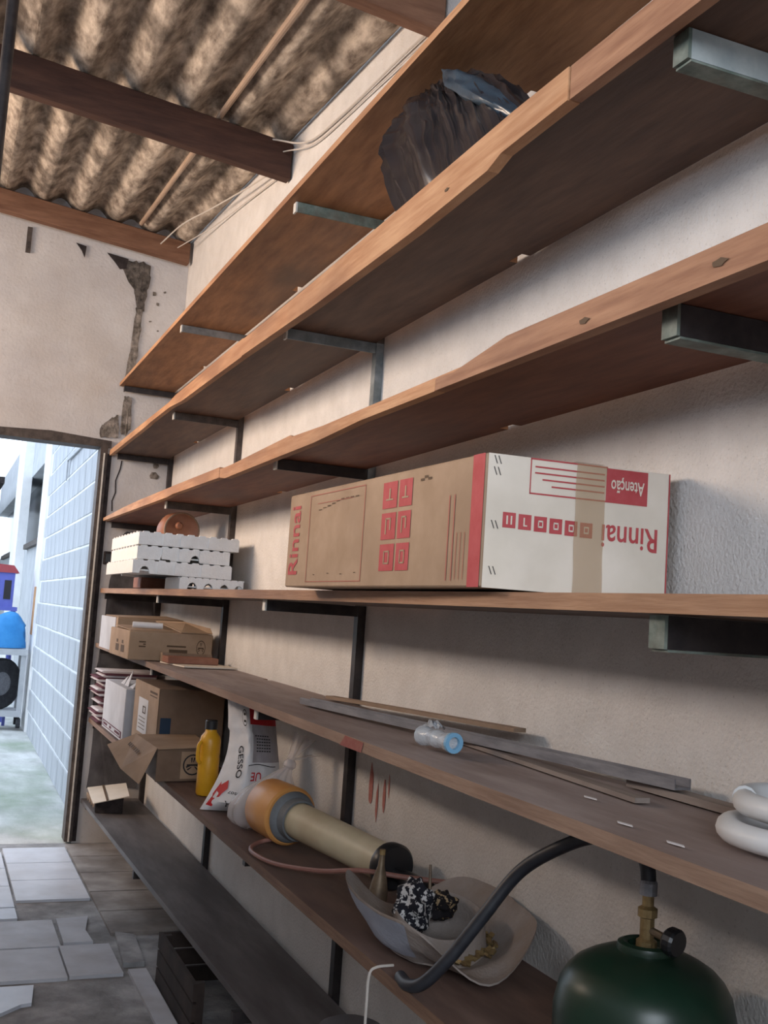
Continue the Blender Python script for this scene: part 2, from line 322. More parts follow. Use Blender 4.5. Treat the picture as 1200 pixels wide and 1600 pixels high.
b = BM(); prism(b, [(x, YF - .012, z) for x, z in [(-.487, 3.385), (-.36, 3.37), (-.37, 3.31), (-.405, 3.30), (-.44, 3.34)]], (0, .004, 0)); obj('dark_hole', b, 'soot', wb)
b = BM(); prism(b, [(x, YF - .010, z) for x, z in [(-.665, 3.41), (-.605, 3.40), (-.61, 3.33), (-.63, 3.37)]], (0, .004, 0)); obj('dark_hole', b, 'soot', wb)
rough_patch([(-.31, .30), (-.32, .9), (-.30, 1.3), (-.28, 1.55), (-.24, 1.76), (-.05, 1.77), (-.03, 1.2), (-.03, .3)], 'dark_patch', 'dark_blotch', d=.002, n=7, a=.012)  # dark blotchy patch on the far wall behind the lower shelves
b = BM()                                                                # fine crack below, between two shelves
pc = [(-.29, 2.17), (-.295, 2.12), (-.315, 2.05), (-.31, 1.98), (-.325, 1.93), (-.32, 1.87)]
for (x, z), (x2, z2) in zip(pc, pc[1:]): prism(b, [(x - .004, YF - .003, z), (x + .003, YF - .003, z), (x2 + .003, YF - .003, z2), (x2 - .004, YF - .003, z2)], (0, .002, 0))
obj('crack', b, 'soot', wb)
b = BM()
for x, z, s in [(-.19, 3.19, .016), (-.165, 3.13, .012), (-.2, 3.02, .008), (-.15, 2.97, .008), (-.13, 3.21, .01), (-.18, 2.85, .006), (-.1, 2.1, .03), (-.07, 1.98, .02), (-.09, 2.16, .02)]:
    prism(b, [(x + s * (1 + jit(.4)) * math.cos(k * 1.05), YF - .003, z + s * .7 * (1 + jit(.4)) * math.sin(k * 1.05)) for k in range(6)], (0, .002, 0))
obj('chipped_plaster', b, 'mortar', wb)
b = BM(); box(b, -4.16, -4.0, -2.6, 1.8, -.05, 1.86); box(b, -4.16, -4.0, 1.8, 6.5, -.05, 2.15)
for y0, y1 in ((-2.6, -1.4), (1.8, 2.4), (6.15, 6.5)): box(b, -4.16, -4.0, y0, y1, 2.15, 3.3)
box(b, -4.16, -4.0, -2.6, 6.5, 3.2, 3.55)
struct('wall_left', b, 'far_plaster')
b = BM(); box(b, -2.3, -2.16, -2.55, 5.3, -.011, 1.93); struct('shade_wall', b, 'far_plaster')  # unseen wall added to shade the lower part of the shelf wall
b = BM(); box(b, -4.16, -3.0, -2.75, -2.6, -.05, 3.2); box(b, -.3, .16, -2.75, -2.6, -.05, 3.0); box(b, -3.0, -.3, -2.75, -2.6, 2.75, 3.1); box(b, -3.0, -.3, -2.75, -2.6, -.05, 1.3)
struct('wall_front', b, 'far_plaster')
# door frame
b = BM()
prism(b, [(-1.6, YF - .02, 2.235), (-.36, YF - .02, 2.235), (-.36, YF - .02, 2.275), (-.7, YF - .02, 2.295), (-1.0, YF - .02, 2.28), (-1.6, YF - .02, 2.29)], (0, .15, 0))
d1 = struct('door_1', b, 'brown_steel')
b = BM(); box(b, -.418, -.376, YF - .02, YF + .1, 0, 2.235); obj('door_jamb', b, 'brown_steel', d1)
b = BM(); box(b, -.40, -.392, YF - .028, YF - .02, 0, 2.2); obj('jamb_rib', b, 'tip', d1)
b = BM(); box(b, -1.6, -1.555, YF - .02, YF + .1, 0, 2.235); obj('door_jamb', b, 'brown_steel', d1)
b = BM(); box(b, -.375, -.352, YF - .01, YF, 0, 2.2); obj('jamb_edge', b, 'soot', d1)

# ------------------------------------------------------------------ floor
b = BM(); box(b, -4.15, 0, -2.75, YF - .0, -.12, -.012); fl = struct('floor', b, 'concrete')
def tile(x0, x1, y0, y1, m='tile', g=.004, dz=0, corners=None):
    b = BM(); p = corners or [(x0 + g, y0 + g), (x1 - g, y0 + g), (x1 - g, y1 - g), (x0 + g, y1 - g)]
    prism(b, [(x, y, -.012) for x, y in p], (0, 0, .012 + dz)); obj('tile', b, m, fl)
for r, (y0, y1) in enumerate([(5.14, 5.50), (5.50, 5.85), (5.85, 6.2)]):
    tile(-.755, -.425, y0, y1, 'tile'); tile(-.42, -.10, y0 + .12, y1 + .12 - (.05 if r == 2 else 0), 'tile_shaded')
    tile(-1.09, -.76, y0 - .1, y1 - .1, 'tile'); tile(-1.43, -1.10, y0, y1, 'tile')
tile(-.42, -.10, 4.93, 5.25, 'tile_shaded'); tile(-.42, -.13, 4.60, 4.92, 'tile_shaded')
tile(-1.09, -.76, 4.86, 5.03); tile(-.96, -.625, 4.46, 4.83, 'tile_worn'); tile(-.96, -.64, 4.09, 4.45, 'tile_worn')
tile(-.62, -.44, 4.50, 4.86, 'tile_worn', corners=[(-.615, 4.5), (-.50, 4.5), (-.51, 4.66), (-.475, 4.86), (-.61, 4.84)])
tile(-.64, -.44, 4.10, 4.47, 'tile_worn'); tile(-.96, -.77, 3.7, 4.05, 'tile', corners=[(-.96, 3.72), (-.82, 3.86), (-.785, 3.87), (-.765, 4.04), (-.955, 4.04)])
tile(-.425, -.35, 3.4, 4.15, 'tile_worn'); tile(-.60, -.44, 3.2, 3.55, 'tile_worn')
for i in range(7):
    for j in range(15):
        x = -1.3 - .345 * i; y = 4.7 - .345 * j
        if (i * 7 + j * 5) % 11 and y < 4.8 and not (x > -1.05 and y > 3.5): tile(x - .335, x, y - .335, y, 'tile' if (i + j) % 3 else 'tile_worn')
b = BM(); prism(b, [(-.43, 4.2, -.012), (-.35, 4.2, -.012), (-.33, 4.55, -.012), (-.40, 4.6, -.012)], (0, 0, .018)); bmesh.ops.triangulate(b, faces=b.faces[:]); obj('broken_screed', b, 'concrete', fl)

# ------------------------------------------------------------------ yard beyond the door
b = BM(); box(b, -6.2, .0, YF + .16, 26, -.14, -.02); box(b, -1.55, -.376, YF + .001, YF + .16, -.14, -.012); struct('ground_yard', b, 'yard')
yb = BM()
def yx(y): return -.295 + (y - 6.5) * .0125
prism(yb, [(yx(6.52) + .001, 6.52, -.05), (yx(11.6) + .001, 11.6, -.05), (yx(11.6) + .18, 11.6, -.05), (yx(6.52) + .18, 6.52, -.05)], (0, 0, 3.3))
wy = struct('wall_yard', yb, 'joint')
bb = BM(); box(bb, -.035, .0, -.197, .197, -.104, .104); bmesh.ops.bevel(bb, geom=bb.edges[:], offset=.006, segments=1, affect='EDGES')
bme = bpy.data.meshes.new('block'); bb.to_mesh(bme); bb.free(); bme.materials.append(M['block'])
for r in range(15):
    for k in range(13):
        y = 6.74 + k * .405 - (.2 if r % 2 else 0)
        if y > 11.45 or y < 6.72: continue
        o = bpy.data.objects.new('block', bme); S.collection.objects.link(o); o.parent = wy
        o.location = (yx(y) + .0315 + jit(.002), y, .085 + r * .2185); o.rotation_euler = (0, 0, -math.atan(.0125))
b = BM(); box(b, yx(11.8) - .02, .1, 11.55, 12.25, -.05, 3.6); wp = struct('pillar_yard', b, 'white_paint')
b = BM(); box(b, yx(11.8) - .025, yx(11.8) - .02, 11.75, 11.95, .95, 1.45); obj('rust_stain', b, 'rust', wp)
b = BM(); box(b, -.19, .1, 12.26, 23, -.05, 1.98); box(b, -.19, .1, 12.26, 23, 2.9, 3.6); wz = struct('wall_yard_far', b, 'grey_panel')
b = BM(); box(b, -.02, .09, 12.26, 23, 1.98, 2.9); obj('window_pane', b, 'dark_glass', wz)
for y0, y1 in ((12.3, 14.4), (16.2, 19.5)):
    b = BM(); box(b, -.24, -.19, y0, y1, 1.93, 1.99); obj('window_sill', b, 'brown_steel', wz)
b = BM(); box(b, -.30, -.185, 14.8, 16.0, -.02, 3.6); obj('white_pier', b, 'white_paint', wz)
b = BM(); box(b, -4, -.3, 22.6, 22.9, -.05, 4.2); struct('wall_yard_end', b, 'white_paint')
b = BM(); box(b, -3.4, -.42, 17, 22.5, 3.0, 3.1); box(b, -.5, -.46, 17.2, 17.24, -.02, 3.0); box(b, -3.3, -3.26, 17.2, 17.24, -.02, 3.0); struct('canopy_yard', b, 'soot')
b = BM(); box(b, -6.3, -6, 6.6, 26, -.05, 2.4); struct('wall_yard_left', b, 'white_paint')
b = BM(); box(b, yx(8) - .012, yx(8) + .0, 7.4, 9.5, 2.52, 2.56); box(b, yx(8) - .012, yx(8) + .0, 9.46, 9.5, 2.35, 2.52); obj('conduit_run', b, 'grey_panel', wy)

# cart with a tarpaulin bundle and crate at the yard wall
ct = thing('cart', 'grey metal framed cart with a wheel beside the yard block wall', 'cart', (-.55, 12.0, -.02))
b = BM(); box(b, -.9, -.29, 11.6, 12.0, .74, .80); obj('top_frame', b, 'grey_panel', ct)
b = BM(); box(b, -.9, -.29, 11.6, 12.0, .12, .18); obj('bottom_frame', b, 'grey_panel', ct)
for y in (11.62, 11.94):
    b = BM(); box(b, -.34, -.29, y, y + .05, .18, .74); obj('leg', b, 'grey_panel', ct)
    b = BM(); box(b, -.9, -.85, y, y + .05, .18, .74); obj('leg', b, 'grey_panel', ct)
for y in (11.62, 11.94):
    for x in (-.34, -.88):
        b = BM(); lathe(b, [(0, -.02), (.05, -.02), (.05, .02), (0, .02)], (x + .03, y + .02, .055), (1, 0, 0), 12); box(b, x + .02, x + .04, y, y + .04, .06, .13); obj('caster', b, 'tyre', ct)
wh = thing('wheel', 'dark wheel inside the grey cart frame in the yard', 'wheel', (-.52, 11.8, .18))
b = BM(); lathe(b, [(.12, -.04), (.24, -.05), (.26, -.03), (.26, .03), (.24, .05), (.12, .04)], (-.52, 11.75, .44), (.6, -.8, 0), 24, ring=True); obj('tyre', b, 'tyre', wh, smooth=True)
b = BM(); lathe(b, [(0, -.02), (.12, -.03), (.12, .03), (0, .02)], (-.52, 11.75, .44), (.6, -.8, 0), 24); obj('hub', b, 'zinc', wh)
tp = BM()
grid(tp, 24, 10, lambda u, v: Vector((-.56 + .26 * math.cos(u * 6.283) * math.sin(.15 + v * 1.5) ** .6 * (1 + .08 * wave(u * 3, v * 2)), 11.8 + .16 * math.sin(u * 6.283) * math.sin(.15 + v * 1.5) ** .6, .80 + .33 * math.cos(v * 1.55) * (1 + .15 * math.sin(u * 6.283 + 2)))), closed=True)
tag(obj('tarpaulin_bundle', tp, 'tarp', loc=(-.56, 11.8, .80), smooth=True), 'bright blue tarpaulin bundle heaped on the yard cart', 'tarpaulin')
cr_ = thing('plastic_crate', 'purple-blue plastic crate with dark openings and red cover above the blue tarpaulin', 'crate', (-.62, 12.1, 1.15))
b = BM(); box(b, -.95, -.45, 12.05, 12.4, 1.22, 1.58); obj('crate_body', b, 'crate_blue', cr_)
for i in range(4):
    b = BM(); box(b, -.91 + i * .12, -.84 + i * .12, 12.044, 12.05, 1.3, 1.5); obj('opening', b, 'ink', cr_)
b = BM(); prism(b, [(-.98, 12.03, 1.58), (-.41, 12.03, 1.58), (-.47, 12.03, 1.66), (-.9, 12.03, 1.68)], (0, .4, 0)); obj('cover', b, 'red_cover', cr_)
b = BM(); box(b, -.98, -.40, 12.02, 12.42, 1.18, 1.22)
for x in (-.96, -.44):
    for y in (12.05, 12.38): box(b, x, x + .03, y, y + .03, -.02, 1.18)
obj('stand', b, 'crate_blue', cr_)

# ------------------------------------------------------------------ roof: sheets and beams
ceil = struct('ceiling')
P_ = .205; TH = .008
def sheet(x0, x1, y0, y1, lift0, lift1, m):
    b = BM(); nx = int(round((x1 - x0) / P_ * 12)); ny = 6
    def fn(u, v, t=0):
        x = x0 + (x1 - x0) * u; y = y0 + (y1 - y0) * v
        z = roofz(x, y) + .033 * (1 - math.cos(2 * math.pi * (x + .05) / P_)) + lift0 + (lift1 - lift0) * v + t
        return (x, y, z)
    A = grid(b, nx + 1, ny + 1, lambda u, v: fn(u, v)); B = grid(b, nx + 1, ny + 1, lambda u, v: fn(u, v, TH))
    for i in range(nx):
        for j in (0, ny): b.faces.new([A[j][i], A[j][i + 1], B[j][i + 1], B[j][i]])
    for j in range(ny):
        for i in (0, nx): b.faces.new([A[j][i], A[j + 1][i], B[j + 1][i], B[j][i]])
    obj('roof_sheet', b, m, ceil, smooth=True)
cols = [(-1.08, -.004), (-2.12, -1.03), (-3.15, -2.07), (-4.14, -3.10)]
rows = [(-2.7, -.2), (-.35, 1.45), (1.3, 2.90), (2.76, 4.44), (4.26, YF - .002)]
for ci, (x0, x1) in enumerate(cols):
    for ri, (y0, y1) in enumerate(rows):
        sheet(x0, x1, y0, y1, (.014 if ri else 0) + (.009 if ci % 2 else 0), (.009 if ci % 2 else 0), 'roof_pale' if ri == 2 else 'roof')
def beam(y0, wy_, h, m, label, x0=-3.99, x1=-.006):
    b = BM(); pts = []
    for y in (y0, y0 + wy_):
        pass
    def z(x): return roofz(x, y0) - .003
    hexa(b, [(x0, y0, z(x0) - h), (x1, y0, z(x1) - h), (x1, y0 + wy_, z(x1) - h), (x0, y0 + wy_, z(x0) - h), (x0, y0, z(x0)), (x1, y0, z(x1)), (x1, y0 + wy_, z(x1)), (x0, y0 + wy_, z(x0))])
    tag(obj('roof_beam', b, m, loc=(x1, y0, z(x1) - h), bevel=.004), label, 'beam', 'roof beams')
beam(6.24, .06, .125, 'beam_light', 'reddish brown roof beam running along the top of the far wall', x1=-.02)
beam(4.25, .06, .155, 'beam', 'dark brown roof beam crossing the middle of the corrugated roof')
beam(2.74, .06, .13, 'beam_light', 'brown roof beam nearest the camera, its end above the top shelf')
beam(.9, .06, .14, 'beam', 'dark roof beam overhead behind the picture top')
b = BM(); tube(b, [(-.325, y, roofz(-.325, y) + .016) for y in (2.95, 3.6, 4.24)], .013); tube(b, [(-.325, y, roofz(-.325, y) + .016) for y in (4.24, 5.3, 6.2)], .013)
tag(obj('ceiling_conduit', b, 'conduit', loc=(-.325, 4.2, 3.3)), 'thin tan conduit running along a valley under the corrugated roof', 'conduit')
def wire(pts, r, m, label, loc=None, cat='cable', name='electric_cable', n=8):
    b = BM(); P = spline(pts, n); tube(b, P, r, 6); return tag(obj(name, b, m, loc=P[0], smooth=True), label, cat)
wire([(-.012, 2.85, 3.13), (-.014, 3.1, 3.15), (-.012, 3.6, 3.19), (-.02, 4.0, 3.24), (-.10, 4.235, 3.325)], .004, 'cable', 'white cable hanging along the wall top from the middle beam')
wire([(-.014, 2.8, 3.10), (-.012, 3.3, 3.145), (-.012, 3.9, 3.20), (-.05, 4.24, 3.285)], .003, 'cable', 'thin lower white cable along the wall top near the middle beam')
wire([(-.03, 4.33, 3.26), (-.05, 4.8, 3.33), (-.09, 5.4, 3.42), (-.16, 5.8, 3.45), (-.2, 6.22, 3.46)], .004, 'cable', 'white cable sagging under the roof beyond the middle beam')
wire([(-.012, 4.33, 3.235), (-.012, 5.0, 3.33), (-.03, 5.6, 3.40), (-.1, 6.22, 3.455)], .003, 'cable', 'thin white cable against the wall top beyond the middle beam')
b = BM(); tube(b, [(-1.185, 3.0, 0), (-1.185, 3.0, 3.345)], .016, 12)
tag(obj('steel_post', b, 'black_steel', loc=(-1.185, 3.0, 0), smooth=True), 'dark round steel post at the left picture edge before the middle beam', 'post')
b = BM(); box(b, -.938, -.912, YF - .012, YF, 3.30, 3.45); st = obj('metal_strap', b, 'brown_steel', loc=(-.92, YF, 3.3)); tag(st, 'short grey metal strap hanging on the far wall below the beam', 'strap')
for z in (3.33, 3.36):
    b = BM(); lathe(b, [(0, 0), (.004, 0), (.004, .002), (0, .003)], (-.925, YF - .012, z), (0, -1, 0), 8); obj('screw', b, 'ink', st)
b = BM(); box(b, -.345, -.285, YF - .03, YF, 1.56, 1.635); jb = obj('junction_box', b, 'soot', loc=(-.31, YF, 1.56), bevel=.003); tag(jb, 'small black junction box on the far wall beside the door jamb', 'junction box')
b = BM(); box(b, -.335, -.295, YF - .034, YF - .03, 1.575, 1.62); obj('box_lid', b, 'black_plastic', jb)
wire([(-.006, 1.0, 2.57), (-.006, 2.5, 2.575), (-.006, 4.2, 2.57), (-.006, 6.2, 2.575)], .005, 'dark_cable', 'dark cable fixed along the wall just under the top shelf', n=4)

# ------------------------------------------------------------------ shelving: uprights with bracket arms, shelf boards
SH = {1: [(-.6, 2.605), (6.33, 2.605)], 2: [(-.6, 2.212), (6.33, 2.205)], 3: [(-.6, 1.812), (6.33, 1.805)], 4: [(-.6, 1.378), (6.33, 1.395)],
      5: [(-.6, 1.050), (6.33, 1.086)], 6: [(-.6, .638), (6.33, .664)], 7: [(-.6, .212), (6.33, .215)]}
THK = {1: .02, 2: .028, 3: .026, 4: .026, 5: .024, 6: .025, 7: .022}
def ztop(k, y): return .002 + lerp_tab(SH[k], y) + THK[k]
UPR = [(6.31, 'upright against the far wall in the dark corner'), (4.74, 'second upright from the far wall, behind the white foam trays'), (3.08, 'upright in the middle of the shelf wall, left of the red marks'), (1.2, 'upright with thick greenish bracket arms at the right picture edge'), (-.45, 'upright of the shelf wall behind the camera')]
ARM = {(2, 1): 'green_steel', (2, 2): 'slate_steel', (2, 3): 'black_steel', (2, 4): 'black_steel', (3, 2): 'pale_steel', (3, 3): 'black_steel', (3, 4): 'black_steel', (1, 1): 'grey_steel', (1, 2): 'brown_steel', (1, 3): 'brown_steel'}
for ui, (y, lab) in enumerate(UPR):
    t = thing('shelf_upright', 'dark steel ' + lab, 'upright', (0, y, 0), 'steel uprights carrying the shelves')
    hw = .016 if ui in (1, 2) else .02
    zl = [0] + [lerp_tab(SH[k], y) for k in (4, 3, 2)] + [2.603]
    segs = [(0.0, zl[1] - .001, 'black_steel'), (zl[1] - .001, zl[3] - .001, 'black_steel' if ui == 0 else 'brown_steel' if ui == 1 else 'slate_steel'), (zl[3] - .001, 2.603, 'brown_steel')]
    for z0, z1, m in segs:
        b = BM(); box(b, -.026, -.001, y - hw, y + hw, z0, z1); obj('post', b, m, t)
    aw, ah = (.017, .045) if ui == 3 else (.013, .032)
    for k in range(1, 8):
        z = lerp_tab(SH[k], y) - .0015; x0 = -.195 if (ui, k) == (3, 5) else -.315
        b = BM(); m = ARM.get((ui, k), 'black_steel')                    # L-section arm: a web and a top flange
        box(b, x0, -.027, y - aw, y - aw + .005, z - ah, z); box(b, x0, -.027, y - aw + .005, y + aw, z - .005, z)
        if ui == 3: box(b, x0, -.027, y + aw - .005, y + aw, z - ah, z - .005)
        a = obj('bracket_arm', b, m, t)
        if ui == 3:
            b = BM(); box(b, x0, -.027, y - aw, y + aw, z - ah - .004, z - ah - .0005); obj('bottom_flange', b, 'green_steel', a)
        b = BM(); box(b, x0 - .006, x0 - .0005, y - aw, y + aw, z - ah, z); obj('arm_tip', b, 'tip' if ui in (1, 2) and k < 6 else ('green_steel' if ui == 3 else 'black_steel'), a)
def shelf(k, m, label, x0=-.345, y0=-.6, y1=6.335, xfar=None, notch=True, gap=.029):
    # plan outline with small notches in the back edge; board follows its sag profile
    b = BM(); ys = []
    nts = [.35, 2.15, 3.92, 5.52] if notch else []
    cuts = sorted(set([y0, y1] + [n + s for n in nts for s in (-.03, .03)] + [y for y, _ in SH[k] if y0 < y < y1] + [y0 + (y1 - y0) * i / 16 for i in range(17)]))
    xb = lambda ya, yb_: -gap - (.022 if any(abs((ya + yb_) / 2 - n) < .029 for n in nts) else 0)
    xf = lambda y: x0 if xfar is None else x0 + (xfar - x0) * max(0, y) / 6.3
    T = THK[k]
    for ya, yb_ in zip(cuts, cuts[1:]):
        za, zb = lerp_tab(SH[k], ya), lerp_tab(SH[k], yb_); x = xb(ya, yb_); fa, fb = xf(ya), xf(yb_)
        quad(b, [(fa, ya, za), (fb, yb_, zb), (x, yb_, zb), (x, ya, za)], 0)
        quad(b, [(fa, ya, za + T), (x, ya, za + T), (x, yb_, zb + T), (fb, yb_, zb + T)], 2)
        quad(b, [(fa, ya, za), (fa, ya, za + T), (fb, yb_, zb + T), (fb, yb_, zb)], 1)
        quad(b, [(x, ya, za), (x, yb_, zb), (x, yb_, zb + T), (x, ya, za + T)], 1)
    for y in (y0, y1):
        z = lerp_tab(SH[k], y); quad(b, [(xf(y), y, z), (-gap, y, z), (-gap, y, z + T), (xf(y), y, z + T)], 1)
    for n in nts:
        for y in (n - .03, n + .03):
            z = lerp_tab(SH[k], y); quad(b, [(-gap - .022, y, z), (-gap, y, z), (-gap, y, z + T), (-gap - .022, y, z + T)], 1)
    bmesh.ops.remove_doubles(b, verts=b.verts[:], dist=.0002)
    return tag(obj('shelf_board', b, m, loc=(x0, y0, SH[k][0][1])), label, 'shelf', 'long wooden shelves on the wall')
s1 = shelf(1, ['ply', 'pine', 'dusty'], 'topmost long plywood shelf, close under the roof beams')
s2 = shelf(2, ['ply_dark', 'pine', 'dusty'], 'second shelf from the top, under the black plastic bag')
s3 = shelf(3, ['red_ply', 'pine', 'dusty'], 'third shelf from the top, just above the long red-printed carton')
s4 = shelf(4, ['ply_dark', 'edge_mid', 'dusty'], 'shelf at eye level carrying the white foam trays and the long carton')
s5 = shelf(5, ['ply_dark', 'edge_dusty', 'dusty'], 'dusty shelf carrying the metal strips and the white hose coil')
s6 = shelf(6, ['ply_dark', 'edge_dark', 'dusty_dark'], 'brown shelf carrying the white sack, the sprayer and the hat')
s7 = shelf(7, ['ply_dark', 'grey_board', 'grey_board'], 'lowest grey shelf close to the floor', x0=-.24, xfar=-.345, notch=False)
def battens(s, top, bot, joints, m='pine'):
    js = [6.33] + joints + [-.6]
    for ya, yb_ in zip(js, js[1:]):
        ys = sorted(set([y for y, _ in top + bot if yb_ + .01 < y < ya - .01] + [ya - .002, yb_ + .002]))
        b = BM(); x0, x1 = -.368 + jit(.002), -.346
        V = []
        for y in ys:
            zt_, zb = lerp_tab(top, y), lerp_tab(bot, y)
            V.append([b.verts.new(p) for p in ((x0, y, zb), (x0, y, zt_), (x1, y, zt_), (x1, y, zb))])
        for A, B in zip(V, V[1:]):
            for i in range(4): b.faces.new([A[i], A[(i + 1) % 4], B[(i + 1) % 4], B[i]])
        b.faces.new(V[0]); b.faces.new(V[-1][::-1]); obj('front_batten', b, 'pine_mid' if ya < 2 else m, s)
T2 = [(6.33, 2.222), (5.6, 2.226), (4.62, 2.226), (4.5, 2.235), (3.42, 2.243), (3.38, 2.236), (2.71, 2.236), (2.21, 2.243), (1.6, 2.252), (1.2, 2.247), (-.6, 2.25)]
B2 = [(6.33, 2.19), (5.15, 2.196), (5.05, 2.20), (4.7, 2.200), (4.6, 2.20), (4.35, 2.186), (3.4, 2.18), (2.67, 2.166), (2.02, 2.166), (1.69, 2.176), (1.64, 2.190), (1.43, 2.193), (1.11, 2.19), (-.6, 2.19)]
T3 = [(6.33, 1.825), (5.6, 1.836), (5.16, 1.838), (4.49, 1.835), (3.58, 1.834), (3.57, 1.818), (2.79, 1.834), (2.77, 1.828), (2.43, 1.820), (2.08, 1.813), (1.95, 1.813), (1.84, 1.82), (1.78, 1.818), (1.58, 1.843), (1.14, 1.84), (-.6, 1.84)]
B3 = [(6.33, 1.808), (4.48, 1.797), (4.34, 1.801), (3.57, 1.793), (3.49, 1.783), (3.18, 1.785), (2.58, 1.787), (2.26, 1.797), (1.84, 1.796), (1.15, 1.794), (-.6, 1.794)]
battens(s2, T2, B2, [3.405, 1.42]); battens(s3, T3, B3, [3.575, 1.86])
for s_, y, z, r in ((s3, 1.34, 1.812, .0055), (s3, 1.04, 1.815, .006), (s2, 1.86, 2.20, .004)):
    b = BM(); prism(b, [(-.3695 - .0012, y + (2 + .5 * (k % 3)) * r * math.cos(k * .6283), z + r * (.7 + .3 * (k % 2)) * math.sin(k * .6283)) for k in range(10)], (-.0006, 0, 0)); obj('wood_knot', b, 'brown_ink', s_)
# paint marks on the wall (wear with a shape of its own)
b = BM()
for y, z, h, w_ in [(2.93, .93, .12, .03), (2.88, .88, .10, .016), (2.83, .90, .09, .02), (2.80, .92, .06, .008)]:
    pts = [(-.0012, y + w_ * .5 * math.cos(k * .63), z - h * .5 + h * .5 * math.sin(k * .63) * (1 + jit(.2))) for k in range(10)]; prism(b, pts, (-.0008, 0, 0))
obj('red_paint_marks', b, 'splash_red', bpy.data.objects['wall_right'])
b = BM(); prism(b, [(-.3462, 2.30, 1.064), (-.3462, 2.17, 1.064), (-.3462, 2.16, 1.086), (-.3462, 2.27, 1.088)], (-.001, 0, 0)); obj('red_paint_mark', b, 'dull_red', s5)
# ------------------------------------------------------------------ OBJECTS
Z4 = ztop(4, 2.2) + .002; Z5 = lambda y: ztop(5, y) + .001; Z6 = lambda y: ztop(6, y) + .001
# --- long carton with red print on the eye-level shelf
RB = [(-.383, 1.60), (-.022, 1.575), (-.045, 2.54), (-.42, 2.57)]; RZ0, RZ1 = Z4, 1.643
car = thing('carton', 'long brown carton with red print and white end, largest box on the shelves', 'box', (-.21, 2.08, Z4))
b = BM(); hexa(b, [(x, y, RZ0) for x, y in RB] + [(x, y, RZ1) for x, y in RB]); obj('carton_body', b, 'kraft', car, bevel=.003)
ls = plane_fn((RB[3][0], RB[3][1], RZ0), (RB[0][0] - RB[3][0], RB[0][1] - RB[3][1], 0), (0, 0, RZ1 - RZ0), (-.0012, -.00006, 0))
fy = lambda y: (2.62 - y) / (2.62 - 1.605)                                # along the long side, from its far end
b = BM(); put_text(b, 'Rinnai', sub(ls, fy(2.60), fy(2.535), .13, .87), rot=1)
obj('red_lettering', b, 'red_print', car)
for ya, yb_ in ((2.035, 1.965), (1.955, 1.895)):
    for v0 in (.14, .415, .69):
        b = BM(); patch(b, ls, fy(ya), fy(yb_), v0, v0 + .235); obj('icon_square', b, 'red_print', car)
b = BM(); patch(b, ls, .955, .997, .0, 1); e = obj('red_edge_stripe', b, 'red_print', car)
ls2 = plane_fn((RB[3][0], RB[3][1], RZ0), (RB[0][0] - RB[3][0], RB[0][1] - RB[3][1], 0), (0, 0, RZ1 - RZ0), (-.002, -.0001, 0))
b = BM()
for (u0, u1, v0), kind in zip([(a, c, v) for a, c in ((fy(2.035), fy(1.965)), (fy(1.955), fy(1.895))) for v in (.14, .415, .69)], range(6)):
    w_, h = u1 - u0, .235; f = lambda a, c: (u0 + w_ * a, v0 + h * c)
    if kind % 3 == 0: outline(b, ls2, u0 + w_ * .3, u0 + w_ * .7, v0 + h * .25, v0 + h * .75, w_ * .07, h * .06)
    elif kind % 3 == 1: patch(b, ls2, u0 + w_ * .3, u0 + w_ * .38, v0 + h * .2, v0 + h * .8); patch(b, ls2, u0 + w_ * .6, u0 + w_ * .68, v0 + h * .35, v0 + h * .8); patch(b, ls2, u0 + w_ * .3, u0 + w_ * .68, v0 + h * .75, v0 + h * .81)
    else: patch(b, ls2, u0 + w_ * .25, u0 + w_ * .75, v0 + h * .3, v0 + h * .36); patch(b, ls2, u0 + w_ * .45, u0 + w_ * .55, v0 + h * .36, v0 + h * .75)
stuff(obj('icon_marks', b, 'kraft', car))
b = BM(); outline(b, ls, fy(2.47), fy(2.13), .05, .95, .003, .008); patch(b, ls, fy(2.42), fy(2.2), .85, .856)
for y in (1.735, 1.715): patch(b, ls, fy(y), fy(y - .004), .05, .72)
for y in (1.70, 1.685, 1.67): patch(b, ls, fy(y), fy(y - .002), .06, .42)
stuff(obj('faint_print', b, 'red_faint', car))
b = BM()
for y, v in ((2.42, .12), (2.33, .13), (2.25, .12), (2.17, .13)): patch(b, ls, fy(y), fy(y - .012), v, v + .008)
for k in range(9): patch(b, ls, fy(2.41 - k * .028), fy(2.41 - k * .028 - .02), .78 + .015 * min(k, 5) + jit(.01), .79 + .015 * min(k, 5))
for k in range(3): patch(b, ls, fy(1.86 - k * .016), fy(1.845 - k * .016), .88 + .02 * (k % 2), .9 + .02 * (k % 2))
stuff(obj('ink_marks', b, 'brown_ink', car))
fr = lambda off: plane_fn((RB[0][0], RB[0][1], RZ0), (RB[1][0] - RB[0][0], RB[1][1] - RB[0][1], 0), (0, 0, RZ1 - RZ0), (-.00008 * off, -.001 * off, 0))
b = BM(); f1 = fr(1.2); patch(b, f1, .008, .985, .0, 1.0); obj('white_end', b, 'whitecard', car)
f2 = fr(2); b = BM()
put_text(b, 'Rinnai', sub(f2, .62, .93, .37, .555), rot=2)
obj('red_lettering', b, 'red_print', car)
for k in range(6):
    b = BM(); patch(b, f2, .095 + k * .0815, .095 + k * .0815 + .067, .455 - k * .004, .57 - k * .004); obj('icon_square', b, 'red_print', car)
b = BM(); patch(b, f2, .64, .865, .725, .99); outline(b, f2, .225, .64, .725, 1.0, .006, .012); patch(b, f2, .985, .992, 0, 1)
for k in range(4): patch(b, f2, .25 + .04 * (k in (2, 3)) + .05 * (k == 3), .625, .93 - k * .047, .942 - k * .047, n=1)
stuff(obj('red_warning_panel', b, 'red_print', car))
